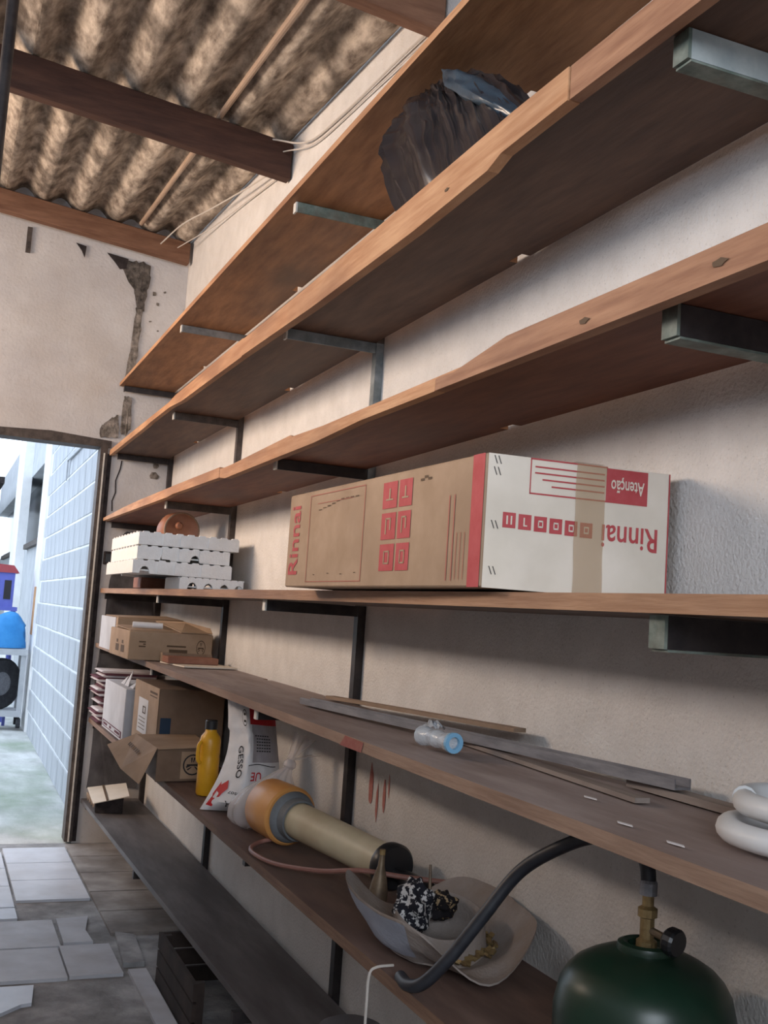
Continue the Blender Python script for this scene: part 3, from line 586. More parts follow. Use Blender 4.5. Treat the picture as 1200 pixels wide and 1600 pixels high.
f3 = fr(2.8); b = BM(); put_text(b, 'Atenção', sub(f3, .66, .845, .80, .93), rot=2)
for k in range(6):
    u0 = .095 + k * .0815; v0 = .455 - k * .004
    if k == 0: patch(b, f3, u0 + .018, u0 + .026, v0 + .025, v0 + .09); patch(b, f3, u0 + .04, u0 + .048, v0 + .025, v0 + .09)
    elif k == 1: patch(b, f3, u0 + .025, u0 + .032, v0 + .03, v0 + .09); patch(b, f3, u0 + .025, u0 + .045, v0 + .025, v0 + .035)
    else: outline(b, f3, u0 + .02, u0 + .047, v0 + .03, v0 + .085, .005, .012)
stuff(obj('pale_lettering', b, 'whitecard', car))
b = BM()
for v in (.90, .50, .16, .985):
    for u in (.035, .055): prism(b, [f3(u, v), f3(u + .003, v), f3(u + .018, v - .06), f3(u + .015, v - .06)], (0, -.0008, 0))
stuff(obj('staples', b, 'ink', car))
f4 = fr(3.6); b = BM(); grid(b, 2, 14, lambda u, v: Vector(f4(.47 + .16 * u + .004 * wave(v, u), v)) + Vector((0, -.0006 * random.random(), 0))); obj('packing_tape', b, 'tape', car)
b = BM(); patch(b, plane_fn((RB[0][0], RB[0][1], RZ1), (RB[1][0] - RB[0][0], RB[1][1] - RB[0][1], 0), (0, .3, 0), (0, 0, .003)), .47, .63, 0, 1); obj('packing_tape', b, 'tape', car)

# --- white foam trays on the eye-level shelf
def foam_tray(x0, x1, y0, y1, z0, h, label, notches, top_teeth=True):
    t = thing('foam_tray', label, 'tray', ((x0 + x1) / 2, (y0 + y1) / 2, z0), 'white foam trays in a stack')
    w_ = .018
    def wall(a, bb, nts, fixed, along_x, thick):
        # panel outline with arch notches below and small teeth on the rim
        pts = [(a, 0)]
        for n in nts:
            c = a + (bb - a) * n
            pts += [(c - .021, 0)] + [(c - .021 * math.cos(k * math.pi / 6), .030 * math.sin(k * math.pi / 6)) for k in range(1, 6)] + [(c + .021, 0)]
        pts += [(bb, 0), (bb, h)]
        n = 9; L = bb - a
        if top_teeth:
            for k in range(n):
                c = bb - L * (k + .5) / n; pts += [(c + .02, h), (c + .016, h + .005), (c - .006, h + .005), (c - .01, h)]
        pts += [(a, h)]
        b = BM()
        P = [(p, fixed, z0 + q) if along_x else (fixed, p, z0 + q) for p, q in pts]
        prism(b, P, (0, thick, 0) if along_x else (thick, 0, 0)); obj('side', b, 'foam', t)
    wall(x0, x1, notches, y0, True, w_); wall(x0, x1, notches, y1 - w_, True, w_)
    wall(y0 + w_, y1 - w_, [], x0, False, w_); wall(y0 + w_, y1 - w_, [], x1 - w_, False, w_)
    b = BM(); box(b, x0 + w_, x1 - w_, y0 + w_, y1 - w_, z0 + h * .2, z0 + h * .32); obj('bottom', b, 'foam', t)
    for xx in ((x0 + .10, x0 + .17, x1 - .13) if len(notches) < 4 else ()):                             # low ribs standing out of the front
        b = BM(); box(b, xx, xx + .045, y0 - .006, y0, z0 + .004, z0 + h - .004); obj('rib', b, 'foam', t)
    return t
YT = 4.40; z0 = ztop(4, 4.6) + .001
foam_tray(-.30, -.030, YT, YT + .30, z0, .046, 'short white foam tray with four arches, lowest of the stack', [.2, .45, .7, .93])
foam_tray(-.495, -.085, YT, YT + .72, z0 + .0525, .052, 'white foam tray resting on the short one, third from the top', [.12])
foam_tray(-.48, -.095, YT + .01, YT + .71, z0 + .1110, .052, 'white foam tray second from the top, with two dark arches below', [.30, .62])
foam_tray(-.48, -.062, YT, YT + .72, z0 + .1695, .050, 'topmost white foam tray with a toothed rim', [])
bl = thing('wooden_block', 'reddish brown block under the overhanging foam trays', 'block', (-.27, 5.15, ztop(4, 5.1) + .001))
z0b = ztop(4, 5.1) + .001
b = BM(); box(b, -.345, -.20, 5.05, 5.25, z0b, z0b + .05); obj('block_body', b, 'brownblock', bl, bevel=.003)
b = BM(); box(b, -.345, -.20, 5.04, 5.05, z0b + .04, z0b + .05); obj('lip', b, 'brownblock', bl)
for i, x in enumerate((-.165, -.125, -.085)):
    z = ztop(4, 5.0) + .001
    b = BM(); lathe(b, [(0, 0), (.015, 0), (.018, .05), (.016, .05), (.013, .004), (0, .004)], (x, 5.02, z), seg=14)
    tag(obj('small_glass', b, 'darkglassware', loc=(x, 5.02, z), smooth=True), 'dark glass cup under the foam trays, %s' % ['nearest the brown block', 'between two other cups', 'nearest the short tray'][i], 'glass', 'dark glass cups under the foam trays')
zt4 = z0 + .1695 + .0255; zp = z0 + .1695 + .0165
pot = thing('clay_pot', 'round reddish brown pot lying on top of the foam trays', 'pot', (-.20, 4.98, zp))
ax = Vector((.1, -1, .0)).normalized(); c = Vector((-.205, 4.90, zp + .088))
b = BM(); lathe(b, [(.04, .19), (.075, .15), (.0878, .09), (.086, .02), (.078, 0), (.072, .004), (0, .006)], c, -ax, 32); obj('pot_body', b, 'clay', pot, smooth=True)
b = BM(); lathe(b, [(.078, -.004), (.084, -.004), (.084, .006), (.078, .006)], c, -ax, 32, ring=True); obj('rim', b, 'lath_brown', pot, smooth=True)
b = BM(); lathe(b, [(0, 0), (.014, 0), (.018, .02), (.012, .032), (0, .035)], c + Vector((-.02, 0, .02)), ax, 16); obj('knob', b, 'clay', pot, smooth=True)

# --- dusty shelf: cartons, roll, tray, strips
zA = Z5(4.8)
cA = thing('carton', 'flat brown carton with an emblem, overhanging the end of the dusty shelf', 'box', (-.24, 5.0, zA))
b = BM(); box(b, -.425, -.055, 4.75, 5.28, zA, zA + .125); obj('carton_body', b, 'kraft', cA, bevel=.003)
def emblem(b, fn, cu, cv, ru, rv):
    for k in range(20):
        a0, a1 = k * 2 * math.pi / 20, (k + 1) * 2 * math.pi / 20
        quad(b, [fn(cu + ru * s * math.cos(a), cv + rv * s * math.sin(a)) for s, a in ((.86, a0), (1, a0), (1, a1), (.86, a1))])
    for k in range(3):
        a = k * 2.094 + 1.57
        for da in (-.35, .35):
            quad(b, [fn(cu + ru * s * math.cos(a + d), cv + rv * s * math.sin(a + d)) for s, d in ((.25, da), (.25, da + .3), (.7, da * .6 + .12), (.7, da * .6 - .12))])
    quad(b, [fn(cu - ru * .6, cv - rv * .1), fn(cu + ru * .6, cv - rv * .1), fn(cu + ru * .6, cv + rv * .06), fn(cu - ru * .6, cv + rv * .06)])
fa = plane_fn((-.425, 4.749, zA), (.37, 0, 0), (0, 0, .125))
b = BM(); emblem(b, fa, .86, .52, .055, .27)
for k in range(3): patch(b, fa, .12 + .05 * (k % 2), .2, .45 + k * .08, .5 + k * .08)
patch(b, fa, .48, .7, .3, .42); patch(b, fa, .45, .68, .5, .56)
stuff(obj('printed_marks', b, 'brown_ink', cA))
fl_ = plane_fn((-.426, 5.28, zA), (0, -.53, 0), (0, 0, .125)); b = BM()
for k in range(2): patch(b, fl_, .35 + .28 * k, .52 + .28 * k, .2, .45); patch(b, fl_, .38 + .28 * k, .46 + .28 * k, .5, .62)
stuff(obj('printed_marks', b, 'brown_ink', cA))
b = BM(); prism(b, [(-.20, 4.752, zA + .127), (-.058, 4.752, zA + .127), (-.058, 4.80, zA + .150), (-.14, 4.95, zA + .170), (-.25, 5.1, zA + .165)], (0, 0, .003)); obj('loose_flap', b, 'kraft', cA)
b = BM(); prism(b, [(-.42, 4.76, zA + .126), (-.24, 4.76, zA + .126), (-.22, 5.2, zA + .137), (-.42, 5.2, zA + .137)], (0, 0, .003)); obj('lid_flap', b, 'kraft', cA)
b = BM(); tube(b, [(-.40, 4.835, zA + .150), (-.27, 4.82, zA + .150)], .0135, 14)
tag(obj('paper_roll', b, 'bagwhite', loc=(-.335, 4.83, zA + .136), smooth=True), 'small white roll lying on the flat brown carton', 'roll')
cB = thing('carton', 'taller carton with a pale worn side, behind the flat brown carton', 'box', (-.22, 5.6, Z5(5.6)))
b = BM(); zB = Z5(5.6); box(b, -.385, -.05, 5.36, 5.88, zB, zB + .165); obj('carton_body', b, 'kraft', cB, bevel=.003)
b = BM(); box(b, -.389, -.3855, 5.40, 5.88, zB, zB + .165); obj('pale_side', b, 'greybox', cB)
b = BM(); prism(b, [(-.38, 5.37, zB + .166), (-.06, 5.37, zB + .166), (-.08, 5.7, zB + .178), (-.38, 5.8, zB + .168)], (0, 0, .003)); obj('lid_flap', b, 'kraft', cB)
wt = thing('white_card', 'thin white board under the brown wooden piece on the dusty shelf', 'board', (-.15, 4.5, Z5(4.5)))
b = BM(); zc = Z5(4.5); prism(b, [(-.26, 4.36, zc), (-.034, 4.38, zc), (-.06, 4.66, zc), (-.30, 4.66, zc)], (0, 0, .006)); obj('board_body', b, 'whitecard', wt)
wt2 = thing('wooden_piece', 'brown wooden piece lying on the thin white board', 'wood', (-.17, 4.56, zc + .007))
b = BM(); box(b, -.30, -.085, 4.50, 4.62, zc + .007, zc + .034); obj('wood_body', b, 'brownblock', wt2, bevel=.002)
b = BM(); box(b, -.30, -.085, 4.62, 4.66, zc + .007, zc + .044); obj('raised_edge', b, 'lath_brown', wt2)
def strip(p0, p1, w_, h, m, name, label, cat, lip=0):
    p0, p1 = Vector(p0), Vector(p1); d = (p1 - p0).normalized(); s = Vector((-d.y, d.x, 0)).normalized() * w_ / 2; up = Vector((0, 0, h))
    b = BM(); hexa(b, [p0 - s, p1 - s, p1 + s, p0 + s, p0 - s + up, p1 - s + up, p1 + s + up, p0 + s + up])
    o = tag(obj(name, b, m, loc=p0), label, cat)
    if lip:
        for sg in (-1, 1):
            b = BM(); q0, q1 = p0 + s * sg, p1 + s * sg; t = s.normalized() * .0025 * -sg; l = Vector((0, 0, lip)) + up
            hexa(b, [q0 + up, q1 + up, q1 + t + up, q0 + t + up, q0 + l, q1 + l, q1 + t + l, q0 + t + l]); obj('lip', b, m, o)
    return o
zs = Z5(2.2)
strip((-.105, 2.30, zs + .001), (-.155, 1.44, Z5(1.44) + .001), .028, .008, 'lath', 'wooden_lath', 'pale grey wooden lath lying below the long metal channel', 'lath')
strip((-.22, 2.93, Z5(2.9) + .003), (-.062, 1.46, zs + .014), .036, .004, 'zinc', 'metal_channel', 'long grey metal channel, longest strip on the dusty shelf', 'channel', lip=.014)
strip((-.070, 3.14, Z5(3.14) + .002), (-.047, 2.02, zs + .040), .03, .009, 'lath_brown', 'wooden_lath', 'brown wooden lath leaning behind the long metal channel', 'lath')
strip((-.055, 1.60, Z5(1.62)+ .001), (-.05, 1.27, Z5(1.27) + .001), .035, .012, 'lath', 'wooden_lath', 'short dark lath against the wall beside the white hose coil', 'lath')
b = BM(); tube(b, spline([(-.255, 2.06, zs + .025), (-.252, 2.0, zs + .026), (-.246, 1.94, zs + .025)], 6), [.019 + .003 * wave(k, 2) for k in range(13)], 14)
wr = thing('wrapped_roll', 'small crumpled plastic-wrapped roll in front of the metal channel', 'roll', (-.25, 2.0, zs)); obj('wrapping', b, 'wrap', wr, smooth=True)
b = BM(); lathe(b, [(.012, -.004), (.0205, -.004), (.0205, .004), (.012, .004)], (-.2455, 1.935, zs + .025), (.08, -1, 0), 18, ring=True); obj('blue_end_ring', b, 'blue_tape', wr)
b = BM(); grid(b, 10, 6, lambda u, v: Vector((-.245 + .03 * (u - .5) , 2.03 + .05 * (v - .5), zs + .047 + .012 * math.sin(u * 3.14) * math.sin(v * 3.1) + .006 * wave(u * 2, v * 3)))); obj('loose_wrap', b, 'wrap', wr, smooth=True)
hc = thing('hose_coil', 'coil of thick white hose at the right end of the dusty shelf', 'hose', (-.125, 1.13, Z5(1.1)))
zc = Z5(1.1)
b = BM(); P = [(-.128 + .108 * math.cos(a), 1.095 + .125 * math.sin(a), zc + .017 + .004 * a / 6.3) for a in [k * .2 for k in range(33)]]; tube(b, P, .0165, 12); obj('lower_turn', b, 'pvc', hc, smooth=True)
b = BM(); P = [(-.118 + .086 * math.cos(a + 2.2), 1.10 + .115 * math.sin(a + 2.2), zc + .052 + .004 * a / 6.3) for a in [k * .2 for k in range(33)]]; tube(b, P, .0165, 12); obj('upper_turn', b, 'pvc', hc, smooth=True)
for k, (x, y, a) in enumerate([(-.295, 1.27, .3), (-.305, 1.145, -.4), (-.22, 1.47, .2)]):
    b = BM(); zf = Z5(y); prism(b, [(x, y, zf), (x + .006, y + .01, zf), (x + .002, y + .04, zf), (x - .004, y + .03, zf)], (0, 0, .0012))
    tag(obj('plaster_flake', b, 'paper', loc=(x, y, zf)), 'small white flake on the dusty shelf, %s' % ['just left of the white hose coil', 'in front of the white hose coil', 'below the end of the pale lath'][k], 'flake', 'white flakes on the dusty shelf')

# --- black plastic bag on the second shelf
zb = ztop(2, 2) + .002
bag = thing('plastic_bag', 'crumpled black plastic bag stuffed under the topmost shelf', 'bag', (-.24, 1.95, zb))
BP = spline([(-.333, 2.13, 0), (-.336, 1.92, 0), (-.333, 1.73, 0), (-.25, 1.68, 0), (-.14, 1.78, 0), (-.10, 1.95, 0), (-.12, 2.12, 0), (-.24, 2.19, 0), (-.333, 2.13, 0)], 24)
GP = Vector((-.25, 2.24, zb + .335))
def bagfn(u, v):
    k = u * (len(BP) - 1); i = min(int(k), len(BP) - 2); p = BP[i].lerp(BP[i + 1], k - i); p = Vector((p.x, p.y, zb))
    c = Vector((-.22, 2.0, zb)); out = (p - c); out.z = 0; out = out.normalized()
    q = p.lerp(GP, v ** .9)
    ph = u * 6.2832
    pl = (1 - abs(math.sin(ph * 11 + 1.2 * math.sin(ph * 5) + .6 * v))) ** 1.4 + .45 * (1 - abs(math.sin(ph * 27 + 1.5 * v + math.sin(ph * 7)))) ** 2 - .5
    bul = math.sin(math.pi * min(1, .06 + v * .97)) ** .7
    q += out * bul * (.045 + .026 * pl) + Vector((0, .13 * bul * max(0, out.y) ** .8 + .01 * bul, .085 * bul)) + Vector((wave(u * 6, v * 3), wave(v * 4, u * 7), wave(u * 9, v * 5))) * .005 * bul
    q.x = max(-.343 if q.z < 2.264 else -.343 - min(.07, (q.z - 2.264) * 1.2), min(-.05, q.x)); q.z = min(2.599, q.z); return q
b = BM(); V = grid(b, 280, 26, bagfn, closed=True); b.faces.new(V[0][::-1]); b.faces.new(V[-1]); obj('black_film', b, 'bin_black', bag, smooth=True)
def tailfn(u, v):
    a = u * 2 * math.pi; t = v
    c = Vector((-.285, 2.05 - .37 * t, zb + .262 * (1 - t) + .04)); r = (.038 * math.sin(.45 + 2.5 * t)) * (1 + .35 * (1 - abs(math.sin(a * 2.5 + t * 3))) + .12 * wave(u * 3, v * 3))
    p = c + Vector((r * 1.5 * math.cos(a), r * .35 * math.sin(a), r * 1.0 * math.sin(a))); p.z = min(2.598, max(zb + .002, p.z)); p.x = max(-.343, p.x); return p
b = BM(); V = grid(b, 48, 20, tailfn, closed=True); b.faces.new(V[0][::-1]); b.faces.new(V[-1]); obj('bluish_film_end', b, 'bin_blue', bag, smooth=True)

# --- brown shelf: cloths, boxes, bottle, sack, clear bag, sprayer, hat, hose, gas cylinder
zq = Z6(6.1) + .001
for i, (h, lab) in enumerate([(.072, 'lowest folded maroon and white striped cloth in the corner stack'), (.058, 'second folded striped cloth from the bottom of the corner stack'), (.075, 'third folded striped cloth from the bottom, with a bulging side'), (.07, 'topmost folded maroon and white striped cloth of the corner stack')]):
    t = thing('folded_cloth', lab, 'cloth', (-.24, 6.1, zq), 'striped cloths folded in the corner')
    n = 6
    for k in range(n):
        z = zq + h * k / n + .0015; tt = h / n - .001; xf = -.355 + .018 * math.sin(k * 1.3 + i) + jit(.006) + .02 * (i == 1); yb = 5.98 + .012 * math.sin(k * 2 + i)
        b = BM()
        prof = [(xf + .05, z + 0.0), (xf + .012, z), (xf, z + tt * .5), (xf + .012, z + tt), (xf + .05, z + tt)]
        prism(b, [(x, yb, zz) for x, zz in prof] + [(-.05, yb, z + tt), (-.05, yb, z)], (0, .27 + jit(.01), 0)); obj('fold', b, 'clothwhite' if k % 2 else 'maroon', t)
    zq += h + .002
cD = thing('carton', 'pale grey carton with torn open flaps beside the striped cloths', 'box', (-.2, 5.6, Z6(5.6)))
zD = Z6(5.6); b = BM()
box(b, -.335, -.06, 5.24, 5.90, zD, zD + .25); obj('carton_body', b, 'greybox', cD, bevel=.003)
fd = plane_fn((-.336, 5.90, zD), (0, -.66, 0), (0, 0, .25)); b = BM(); patch(b, fd, .04, .96, .05, .18); obj('maroon_label', b, 'maroon', cD)
b = BM(); fd2 = plane_fn((-.337, 5.90, zD), (0, -.66, 0), (0, 0, .25)); outline(b, fd2, .08, .92, .07, .16, .02, .02); patch(b, fd2, .3, .4, .09, .14); patch(b, fd2, .5, .66, .09, .14); obj('label_print', b, 'greybox', cD)
for y0, y1, hh in ((5.26, 5.36, .03), (5.40, 5.50, .075), (5.52, 5.62, .04)):
    b = BM(); prism(b, [(-.30, y0, zD + .251), (-.30, y1, zD + .251), (-.27, (y0 + y1) / 2 + .02, zD + .25 + hh)], (.004, 0, 0)); obj('torn_flap', b, 'greybox', cD)
cC = thing('carton', 'tall brown carton with a white paper label on its side', 'box', (-.17, 4.8, Z6(4.8)))
zC = Z6(4.8); b = BM(); box(b, -.315, -.035, 4.53, 5.10, zC, zC + .315); obj('carton_body', b, ['kraft_dark'], cC, bevel=.003)  # body colour darkened for the shade under the shelf above
fc = plane_fn((-.3165, 5.10, zC), (0, -.57, 0), (0, 0, .315)); b = BM(); patch(b, fc, .0, 1, .0, 1); obj('lit_side', b, 'kraft', cC)  # side turned to the light painted in paler kraft
fc = plane_fn((-.318, 5.10, zC), (0, -.57, 0), (0, 0, .315)); b = BM(); patch(b, fc, .22, .62, .30, .78); obj('paper_label', b, 'paper', cC)
b = BM(); fc2 = plane_fn((-.3195, 5.10, zC), (0, -.57, 0), (0, 0, .315)); outline(b, fc2, .42, .54, .58, .68, .02, .015)
for k in range(4): patch(b, fc2, .28, .55, .36 + k * .05, .37 + k * .05)
patch(b, fc, .2, .38, .2, .25); patch(b, fc, .24, .3, .14, .2); patch(b, fc, .66, .95, .9, .93); patch(b, fc, .66, .95, .86, .875); stuff(obj('printed_marks', b, 'brown_ink', cC))
b = BM(); fk = plane_fn((-.315, 4.529, zC), (.28, 0, 0), (0, 0, .315)); patch(b, fk, .04, .2, .25, .62); obj('blue_print', b, 'blue_ink', cC)
cE = thing('carton', 'low brown carton with a hanging flap and a round emblem', 'box', (-.28, 4.3, Z6(4.3)))
zE = Z6(4.3); b = BM()
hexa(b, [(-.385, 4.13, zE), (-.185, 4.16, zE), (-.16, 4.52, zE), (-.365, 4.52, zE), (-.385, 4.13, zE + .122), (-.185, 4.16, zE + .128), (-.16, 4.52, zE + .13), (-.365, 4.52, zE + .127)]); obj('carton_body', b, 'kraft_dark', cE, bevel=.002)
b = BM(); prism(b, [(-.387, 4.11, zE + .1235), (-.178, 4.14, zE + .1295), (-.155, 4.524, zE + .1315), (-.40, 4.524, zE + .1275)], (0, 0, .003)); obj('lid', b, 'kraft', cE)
b = BM(); fp = [(-.392, 4.115, zE + .125), (-.402, 4.525, zE + .129), (-.50, 4.60, zE + .075), (-.485, 4.32, zE + .02), (-.455, 4.08, zE + .0)]
prism(b, fp, (.003, 0, .003)); obj('hanging_flap', b, 'kraft', cE)
b = BM(); ff = plane_fn((-.408, 4.5, zE + .118), (.0, -.30, -.01), (-.055, 0, -.055), (-.006, 0, .002))
for k in range(7): patch(b, ff, .08 + k * .11, .08 + k * .11 + (.07 if k != 3 else .02), .25, .45)
stuff(obj('printed_marks', b, 'brown_ink', cE))
fe = plane_fn((-.385, 4.1285, zE), (.2, .03, 0), (0, 0, .125), (0, -.0006, 0)); b = BM(); patch(b, fe, .48, .97, .08, .9); obj('pale_print', b, 'kraft', cE)
fe = plane_fn((-.385, 4.1285, zE), (.2, .03, 0), (0, 0, .125), (0, -.0014, 0)); b = BM(); emblem(b, fe, .72, .5, .2, .32); obj('emblem', b, 'ink', cE)
zb = Z6(3.85)
bt = thing('bottle', 'yellow plastic bottle with a black cap beside the white sack', 'bottle', (-.25, 3.87, zb)); c = (-.25, 3.87, zb)
b = BM(); lathe(b, [(0, 0), (.034, 0), (.038, .006), (.038, .13), (.0365, .138), (.038, .146), (.038, .19), (.034, .208), (.022, .222), (.02, .232), (0, .232)], c, seg=28); obj('bottle_body', b, 'yellow', bt, smooth=True)
b = BM(); lathe(b, [(0, .2325), (.022, .2325), (.022, .262), (.02, .265), (0, .265)], c, seg=24); obj('cap', b, 'black_plastic', bt)
b = BM(); tube(b, spline([(-.287, 3.85, zb + .19), (-.297, 3.845, zb + .175), (-.297, 3.845, zb + .13), (-.287, 3.85, zb + .115)], 5), .007, 8); obj('handle', b, 'yellow', bt, smooth=True)
# white sack
zg = Z6(3.6)
sk = thing('sack', 'white plastic sack with red and black print leaning up to the dusty shelf', 'sack', (-.19, 3.6, zg))
def sackpt(u, v, side=1, off=0):
    """u 0..1 across, v 0..1 up; side 1 front, -1 back"""
    L0, L1 = Vector((-.335, 3.60, zg)), Vector((-.265, 3.62, zg + .372)); R0, R1 = Vector((-.06, 3.55, zg)), Vector((-.105, 3.60, zg + .355))
    pinch = .035 * math.sin(math.pi * min(1, max(0, v))) ** 1.5 * (v > 0)
    L = L0.lerp(L1, v) + Vector((.045 * math.sin(v * math.pi) * (1 if v < .7 else .8), 0, 0)); Rr = R0.lerp(R1, v) + Vector((0, .0, 0))
    p = L.lerp(Rr, u)
    bul = (.085 * (1 - v) ** .8 + .035) * (math.sin(math.pi * u) ** .7 if 0 < u < 1 else 0) * min(1, v * 9 + .25)
    ridge = .03 * math.exp(-((u - .40) / .12) ** 2) * math.sin(math.pi * min(1, v * 1.05)) * (side > 0)
    n = Vector((-.25, -1, .05)).normalized()
    p = p + n * ((bul + ridge) * (1 if side > 0 else -.55) + .003 * wave(u * 3, v * 4) + off)
    p.z = max(zg + .0005, min(p.z, lerp_tab(SH[5], 3.6) - .004)); p.x = min(p.x, -.006); return p
b = BM(); nu, nv = 30, 34
grid(b, nu, nv, lambda u, v: sackpt(u, v), mi=lambda u, v: 2 if (u > .43 + .05 * (v - .8) and .80 < v < .955 - .1 * abs(u - .7)) else (1 if u > .46 and .44 < v <= .80 else 0))
grid(b, nu, nv, lambda u, v: sackpt(u, v, -1)); bmesh.ops.remove_doubles(b, verts=b.verts[:], dist=.0008)
obj('sack_film', b, ['bagwhite', 'baggrey', 'bagred'], sk, smooth=True)
b = BM()
sp = lambda u0, u1, v0, v1, s=.004: (lambda u, v: sackpt(u0 + (u1 - u0) * u, v0 + (v1 - v0) * v, 1, s))
def textured(b, s, corner, eu, ev, rot=0):
    c, eu, ev = Vector((*corner, 0)), Vector((*eu, 0)), Vector((*ev, 0))
    def fn(u, v):
        q = c + eu * u + ev * v; return sackpt(q.x, q.y, 1, .005)
    put_text(b, s, fn, rot)
# letters of GESSO stepping down along the fold
textured(b, 'GESSO', (.20, .575), (.05, -.275), (.085, .02))
textured(b, 'COLA', (.57, .115), (-.34, -.005), (0, -.06))
textured(b, '10507', (.42, .185), (-.20, .01), (0, -.022))
for k in range(6):
    n = 6
    for i in range(n): quad(b, [sackpt(.55 + .3 * (i + a) / n - .03 * (k == 5), .55 + k * .027 + c_, 1, .005) for a, c_ in ((0, 0), (.7, 0), (.7, .010), (0, .010))])
for i in range(24):
    a = i / 24 * 6.283; a2 = (i + 1) / 24 * 6.283
    quad(b, [sackpt(.34 + .05 * s * math.cos(t), .84 + .075 * s * math.sin(t), 1, .005) for s, t in ((.88, a), (1, a), (1, a2), (.88, a2))])
for k in range(2): quad(b, [sackpt(.32 + a, .80 + .06 * k + c_, 1, .005) for a, c_ in ((0, 0), (.04, 0), (.04, .02), (0, .02))])
for i in range(10):
    quad(b, [sackpt(.42 + .05 * (i + a), .425 + .012 * math.sin((i + a) * .5) + c_, 1, .005) for a, c_ in ((0, 0), (1, 0), (1, .007), (0, .007))])
stuff(obj('black_lettering', b, 'ink', sk))
b = BM(); textured(b, 'UE', (.66, .37), (-.17, 0), (0, -.075))
quads = [[(.03, .05), (.11, .04), (.15, .16), (.09, .23)], [(.09, .23), (.15, .16), (.20, .21), (.17, .28)], [(.04, .15), (.06, .11), (.09, .23), (.08, .26)]]
for q in quads: quad(b, [sackpt(u, v, 1, .005) for u, v in q])
stuff(obj('red_lettering', b, 'bagred', sk))
# knotted clear bag
zk = Z6(3.25)
kb = thing('knotted_bag', 'translucent white plastic bag tied in a knot behind the orange sprayer end', 'bag', (-.2, 3.31, zk))
def kfn(u, v):
    a = u * 6.2832; r = [(0, .55), (.12, .9), (.35, 1), (.6, .82), (.85, .35), (1, .12)]; s = lerp_tab(r, v) * (1 + .06 * math.sin(a * 9 + v * 3))
    return Vector((min(-.012, -.222 + .10 * s * math.cos(a) + .085 * v * v), 3.31 + .085 * s * math.sin(a) - .02 * v, zk + .19 * v))
b = BM(); V = grid(b, 60, 14, kfn, closed=True); b.faces.new(V[0][::-1]); obj('bag_body', b, 'clearbag', kb, smooth=True)
b = BM(); kc = Vector((-.135, 3.29, zk + .19)); lathe(b, [(.013, -.008), (.02, 0), (.02, .012), (.012, .022)], kc, (.2, 0, 1), 14, ring=True); obj('knot', b, 'clearbag', kb, smooth=True)
for dx, dz, lab in ((.055, .07, 0), (.02, .085, 1), (.075, .02, 2)):
    b = BM()
    grid(b, 8, 6, lambda u, v: kc + Vector((dx * v + (.018 + .02 * v) * (u - .5) + .008 * math.sin(u * 9) * v, -.02 * v + .014 * math.sin(u * 7), .018 + dz * v * (1 - .15 * (u - .5)))))
    for vv in b.verts: vv.co.x = min(vv.co.x, -.008)
    obj('loose_end', b, 'clearbag', kb, smooth=True)
b = BM()
grid(b, 20, 8, lambda u, v: Vector((-.205 + .06 * math.cos(u * 6.283) * math.sin(.1 + v * 3), 3.31 + .06 * math.sin(u * 6.283) * math.sin(.1 + v * 3), zk + .06 - .055 * math.cos(v * 3.1))), closed=True); obj('contents', b, 'baggrey', kb, smooth=True)
# hand sprayer lying on the shelf
zy = Z6(2.9)
A0, A1 = Vector((-.235, 3.16, zy + .094)), Vector((-.105, 2.52, zy + .062)); ad = (A1 - A0).normalized(); AL = (A1 - A0).length
sy = thing('hand_sprayer', 'hand sprayer lying down with orange end, cream barrel and black cap', 'sprayer', (-.17, 2.9, zy))
b = BM(); lathe(b, [(0, 0), (.076, 0), (.082, .008), (.084, .09), (.084, .135), (.078, .142), (0, .146)], A0, ad, 32); obj('orange_end', b, 'orange', sy, smooth=True)
b = BM(); lathe(b, [(.05, .147), (.074, .147), (.07, .158), (.060, .164), (.058, .195), (.052, .195)], A0, ad, 32, ring=True); obj('grey_collar', b, 'collar', sy, smooth=True)
b = BM(); lathe(b, [(.05, .16), (.0505, .20), (.047, AL - .01), (.047, AL)], A0, ad, 32); obj('cream_barrel', b, 'cream', sy, smooth=True)
b = BM(); lathe(b, [(.0475, AL - .012), (.056, AL - .012), (.058, AL - .006), (.058, AL + .016), (.052, AL + .024), (0, AL + .026)], A0, ad, 32); obj('black_cap', b, 'black_plastic', sy, smooth=True)
b = BM(); tube(b, [A1 + ad * .02 + Vector((0, 0, -.01)), A1 + ad * .06 + Vector((.01, 0, -.018)), A1 + ad * .13 + Vector((.02, 0, -.028))], [.012, .022, .026], 14); obj('pump_handle', b, 'black_plastic', sy, smooth=True)
b = BM(); P = spline([(-.215, 3.00, zy + .035), (-.27, 3.06, zy + .012), (-.322, 3.01, zy + .007), (-.34, 2.92, zy + .008), (-.32, 2.78, zy + .012), (-.262, 2.60, zy + .035), (-.205, 2.47, zy + .065), (-.12, 2.41, zy + .062), (-.022, 2.36, zy + .058)], 8); tube(b, P, .0062, 8)
obj('bent_lance', b, 'copper', sy, smooth=True)
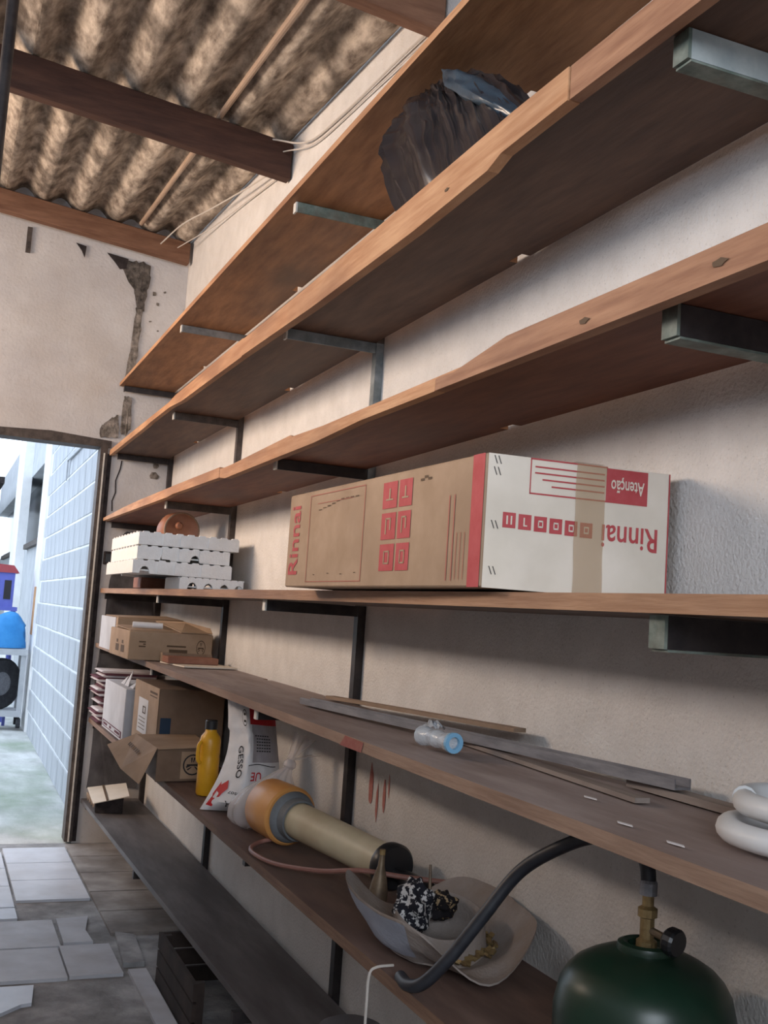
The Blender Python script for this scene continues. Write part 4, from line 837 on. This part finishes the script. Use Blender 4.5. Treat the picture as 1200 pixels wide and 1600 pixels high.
# grey felt hat, turned up at the sides, with odds and ends in its crown
zh = Z6(2.0); HC = Vector((-.192, 2.06, zh))
ht = thing('felt_hat', 'worn grey felt hat with curled brim and a dented crown full of odds and ends', 'hat', HC)
def brim(u, v, t=0):
    a = u * 6.2832; r0, r1 = .098, .215; r = r0 + (r1 - r0) * v; ca, sa = math.cos(a), math.sin(a)
    lift = (.10 if ca < 0 else .088) * (lambda s_: s_ * s_ * (3 - 2 * s_))(min(1, abs(ca) * 1.18)) * v ** 1.3 + .03 * max(0, sa) * v
    ex = r * ca * (1 - .20 * v * abs(ca) ** 2); ey = r * sa * 1.06
    return Vector((max(-.385, min(-.012, HC.x + ex)), HC.y + ey + .03 * v * ca * -1 * (ca < 0), zh + .006 + lift + t + .005 * wave(u * 3, v)))
b = BM(); A = grid(b, 72, 10, lambda u, v: brim(u, v), closed=True); B = grid(b, 72, 10, lambda u, v: brim(u, v, .004), closed=True)
for i in range(72): b.faces.new([A[-1][i], A[-1][(i + 1) % 72], B[-1][(i + 1) % 72], B[-1][i]])
obj('brim', b, 'felt', ht, smooth=True)
b = BM(); grid(b, 24, 8, lambda u, v: brim(.34 + .28 * u, .2 + .79 * v, -.0012)); obj('blue_grey_brim_patch', b, 'felt_blue', ht, smooth=True)
def crown(u, v):
    a = u * 6.2832; prof = [(0, .102, .008), (.2, .098, .03), (.42, .092, .080), (.5, .089, .085), (.56, .086, .081), (.75, .080, .035), (.9, .055, .018), (1, .002, .016)]
    r = lerp_tab([(p[0], p[1]) for p in prof], v); h = lerp_tab([(p[0], p[2]) for p in prof], v)
    h *= 1 + .20 * math.cos(a - 1.1) * (v < .7) - .16 * max(0, math.cos(a - 4.3)) ** 3 * (v < .7)
    return Vector((HC.x + r * math.cos(a) * .98, HC.y + r * math.sin(a) * 1.16, zh + h))
b = BM(); grid(b, 48, 24, crown, closed=True); obj('crown', b, 'felt', ht, smooth=True)
b = BM()
for k in range(64):
    a = k * 6.2832 / 64; r = .110 + jit(.009); rotbox(b, (HC.x + r * math.cos(a) * 1.0, HC.y + r * math.sin(a) * 1.16, zh + .017 + abs(jit(.008)) + .012 * abs(math.cos(a))), (.010, .016, .005), a + jit(.8), jit(.8), jit(.8))
o = obj('leafy_hat_band', b, 'brass', ht); o['kind'] = 'stuff'
def lump(name, c, r, m, label, cat, sc=(1, 1, 1), amp=.25, loc=None):
    c = Vector(c)
    def fn(u, v):
        a = u * 6.2832; t = .03 + v * 3.08; rr = r * (1 + amp * wave(u * 2.0, v * 2) * math.sin(t) + amp * .5 * math.sin(a * 5 + v * 7) * math.sin(t))
        return c + Vector((rr * sc[0] * math.cos(a) * math.sin(t), rr * sc[1] * math.sin(a) * math.sin(t), -rr * sc[2] * math.cos(t)))
    b = BM(); V = grid(b, 36, 18, fn, closed=True); b.faces.new(V[0][::-1]); b.faces.new(V[-1])
    return tag(obj(name, b, m, loc=c, smooth=True), label, cat)
lump('scarf', (-.232, 2.105, zh + .080), .046, 'scarf', 'crumpled black and white patterned scarf inside the hat', 'scarf', (.8, 1, 1.25))
lump('scarf', (-.163, 2.115, zh + .078), .033, 'scarf_gold', 'small dark cloth with gold pattern inside the hat', 'cloth', (1, 1, .9))
fn_ = thing('metal_spout', 'small bronze spout standing behind the hat beside the sprayer handle', 'spout', (-.19, 2.32, zh))
b = BM(); lathe(b, [(0, 0), (.022, 0), (.022, .05), (.017, .075), (.008, .105), (.006, .13), (.003, .13), (0, .11)], (-.205, 2.36, zh), (.05, .0, 1), 18); obj('spout_cone', b, 'bronze', fn_, smooth=True)
b = BM(); lathe(b, [(0, 0), (.007, 0), (.007, .012), (0, .012)], (-.1987, 2.36, zh + .13), (.05, .0, 1), 10); obj('tip', b, 'brass', fn_)
b = BM(); tube(b, [(-.165, 2.165, zh + .08), (-.160, 2.18, zh + .148)], [.004, .003], 8); tag(obj('bolt', b, 'bronze', loc=(-.165, 2.165, zh + .08)), 'thin rusty bolt sticking up out of the hat', 'bolt')
# gas cylinder, valve and black hose
zc = Z6(1.4); CC = Vector((-.170, 1.395, zc))
gc = thing('gas_cylinder', 'squat dark green gas cylinder under the white hose coil', 'gas cylinder', CC)
b = BM(); lathe(b, [(0, 0), (.12, 0), (.133, .02), (.136, .06), (.136, .115), (.128, .15), (.118, .167), (.105, .180), (.088, .190), (.07, .198), (.05, .203), (.034, .205), (0, .206)], CC, seg=64); obj('cylinder_body', b, 'gas_green', gc, smooth=True)
b = BM(); lathe(b, [(.026, .200), (.043, .200), (.045, .206), (.043, .214), (.036, .217), (.028, .214)], CC, seg=28, ring=True); obj('neck_ring', b, 'gas_green', gc, smooth=True)
b = BM(); lathe(b, [(0, .20), (.016, .20), (.016, .218), (.011, .222), (.011, .252), (.015, .254), (.015, .266), (.009, .27), (.009, .285), (0, .285)], CC, seg=14); vv = obj('brass_valve', b, 'brass', gc)
b = BM(); tube(b, [CC + Vector((0, 0, .236)), CC + Vector((.010, -.04, .230))], .006, 10); obj('valve_stem', b, 'bronze', vv)
b = BM(); lathe(b, [(0, 0), (.018, 0), (.021, .004), (.021, .016), (.018, .02), (0, .02)], CC + Vector((.010, -.038, .230)), (.25, -1, -.1), 18); obj('valve_knob', b, 'black_plastic', vv)
hs = thing('gas_hose', 'thick black rubber hose arching from the hat to the gas cylinder', 'hose', (-.2, 1.6, zc + .2))
P = spline([(-.345, 1.90, zc + .014), (-.352, 1.85, zc + .016), (-.345, 1.80, zc + .035), (-.315, 1.76, zc + .09), (-.272, 1.73, zc + .165), (-.22, 1.69, zc + .255), (-.19, 1.58, zc + .325), (-.172, 1.50, zc + .352), (-.163, 1.44, zc + .352), (-.168, 1.405, zc + .33), (-.17, 1.395, zc + .30)], 8)
b = BM(); tube(b, P, .0118, 14); obj('rubber_tube', b, 'hose', hs, smooth=True)
b = BM(); lathe(b, [(0, 0), (.0135, 0), (.0135, .018), (.011, .022), (0, .022)], CC + Vector((0, 0, .286)), seg=14); obj('hose_clamp', b, 'zinc', hs)
wire([(-.32, 1.99, zh + .003), (-.358, 1.985, zh + .003), (-.372, 1.985, zh - .01), (-.374, 1.985, zh - .06), (-.374, 1.985, zh - .2)], .0028, 'cable', 'thin white string hanging over the edge of the brown shelf', cat='string', name='string')
# --- lowest shelf and floor
z7 = ztop(7, 6) + .001
bx = thing('carton', 'small pale carton with an open top at the far end of the lowest shelf', 'box', (-.24, 6.05, z7))
b = BM(); hexa(b, [(-.33, 5.90, z7), (-.19, 5.87, z7), (-.14, 6.16, z7), (-.29, 6.22, z7), (-.33, 5.90, z7 + .05), (-.19, 5.87, z7 + .075), (-.14, 6.16, z7 + .08), (-.29, 6.22, z7 + .06)]); obj('carton_body', b, 'soot', bx)
b = BM(); prism(b, [(-.35, 5.84, z7 + .055), (-.17, 5.82, z7 + .095), (-.13, 6.18, z7 + .105), (-.33, 6.24, z7 + .07)], (0, 0, .004)); obj('pale_lid', b, 'whitecard', bx)
b = BM(); prism(b, [(-.285, 5.828, z7 + .0735), (-.275, 5.828, z7 + .0755), (-.245, 6.21, z7 + .089), (-.255, 6.21, z7 + .087)], (0, 0, .0035)); obj('lid_seam', b, 'brown_ink', bx)
b = BM()
for k in range(9): prism(b, [(-.335, 5.88 + k * .035, z7 + .058), (-.335, 5.905 + k * .035, z7 + .058), (-.337, 5.89 + k * .035, z7 + .03 - .01 * (k % 2))], (-.003, 0, 0))
obj('torn_edge', b, 'kraft', bx)
bk = thing('bucket', 'grey plastic bucket at the bottom edge, standing on the lowest shelf', 'bucket', (-.125, 2.66, ztop(7, 2.7)))
zk = ztop(7, 2.7) + .001
b = BM(); lathe(b, [(0, 0), (.062, 0), (.078, .058), (.082, .06), (.082, .068), (.06, .078), (0, .082)], (-.125, 2.66, zk), seg=32); obj('bucket_body', b, 'bucket', bk, smooth=True)
b = BM(); tube(b, [(-.125 + .084 * math.cos(a), 2.66 + .084 * math.sin(a), zk + .055) for a in [k * .21 for k in range(31)]], .003, 6); obj('rim', b, 'bucket', bk)
wc = thing('wooden_crate', 'dark wooden crate on the floor under the lowest shelf', 'crate', (-.2, 3.75, -.011))
for k in range(3):
    b = BM(); box(b, -.33, -.05, 4.0, 4.015, -.011 + k * .062, .043 + k * .062); obj('slat', b, 'dark_wood', wc)
    b = BM(); box(b, -.345, -.331, 3.45, 4.015, -.011 + k * .062, .043 + k * .062); obj('slat', b, 'dark_wood', wc)
for y in (3.46, 3.97):
    b = BM(); box(b, -.33, -.305, y, y + .028, -.011, .165); obj('corner_post', b, 'dark_wood', wc)
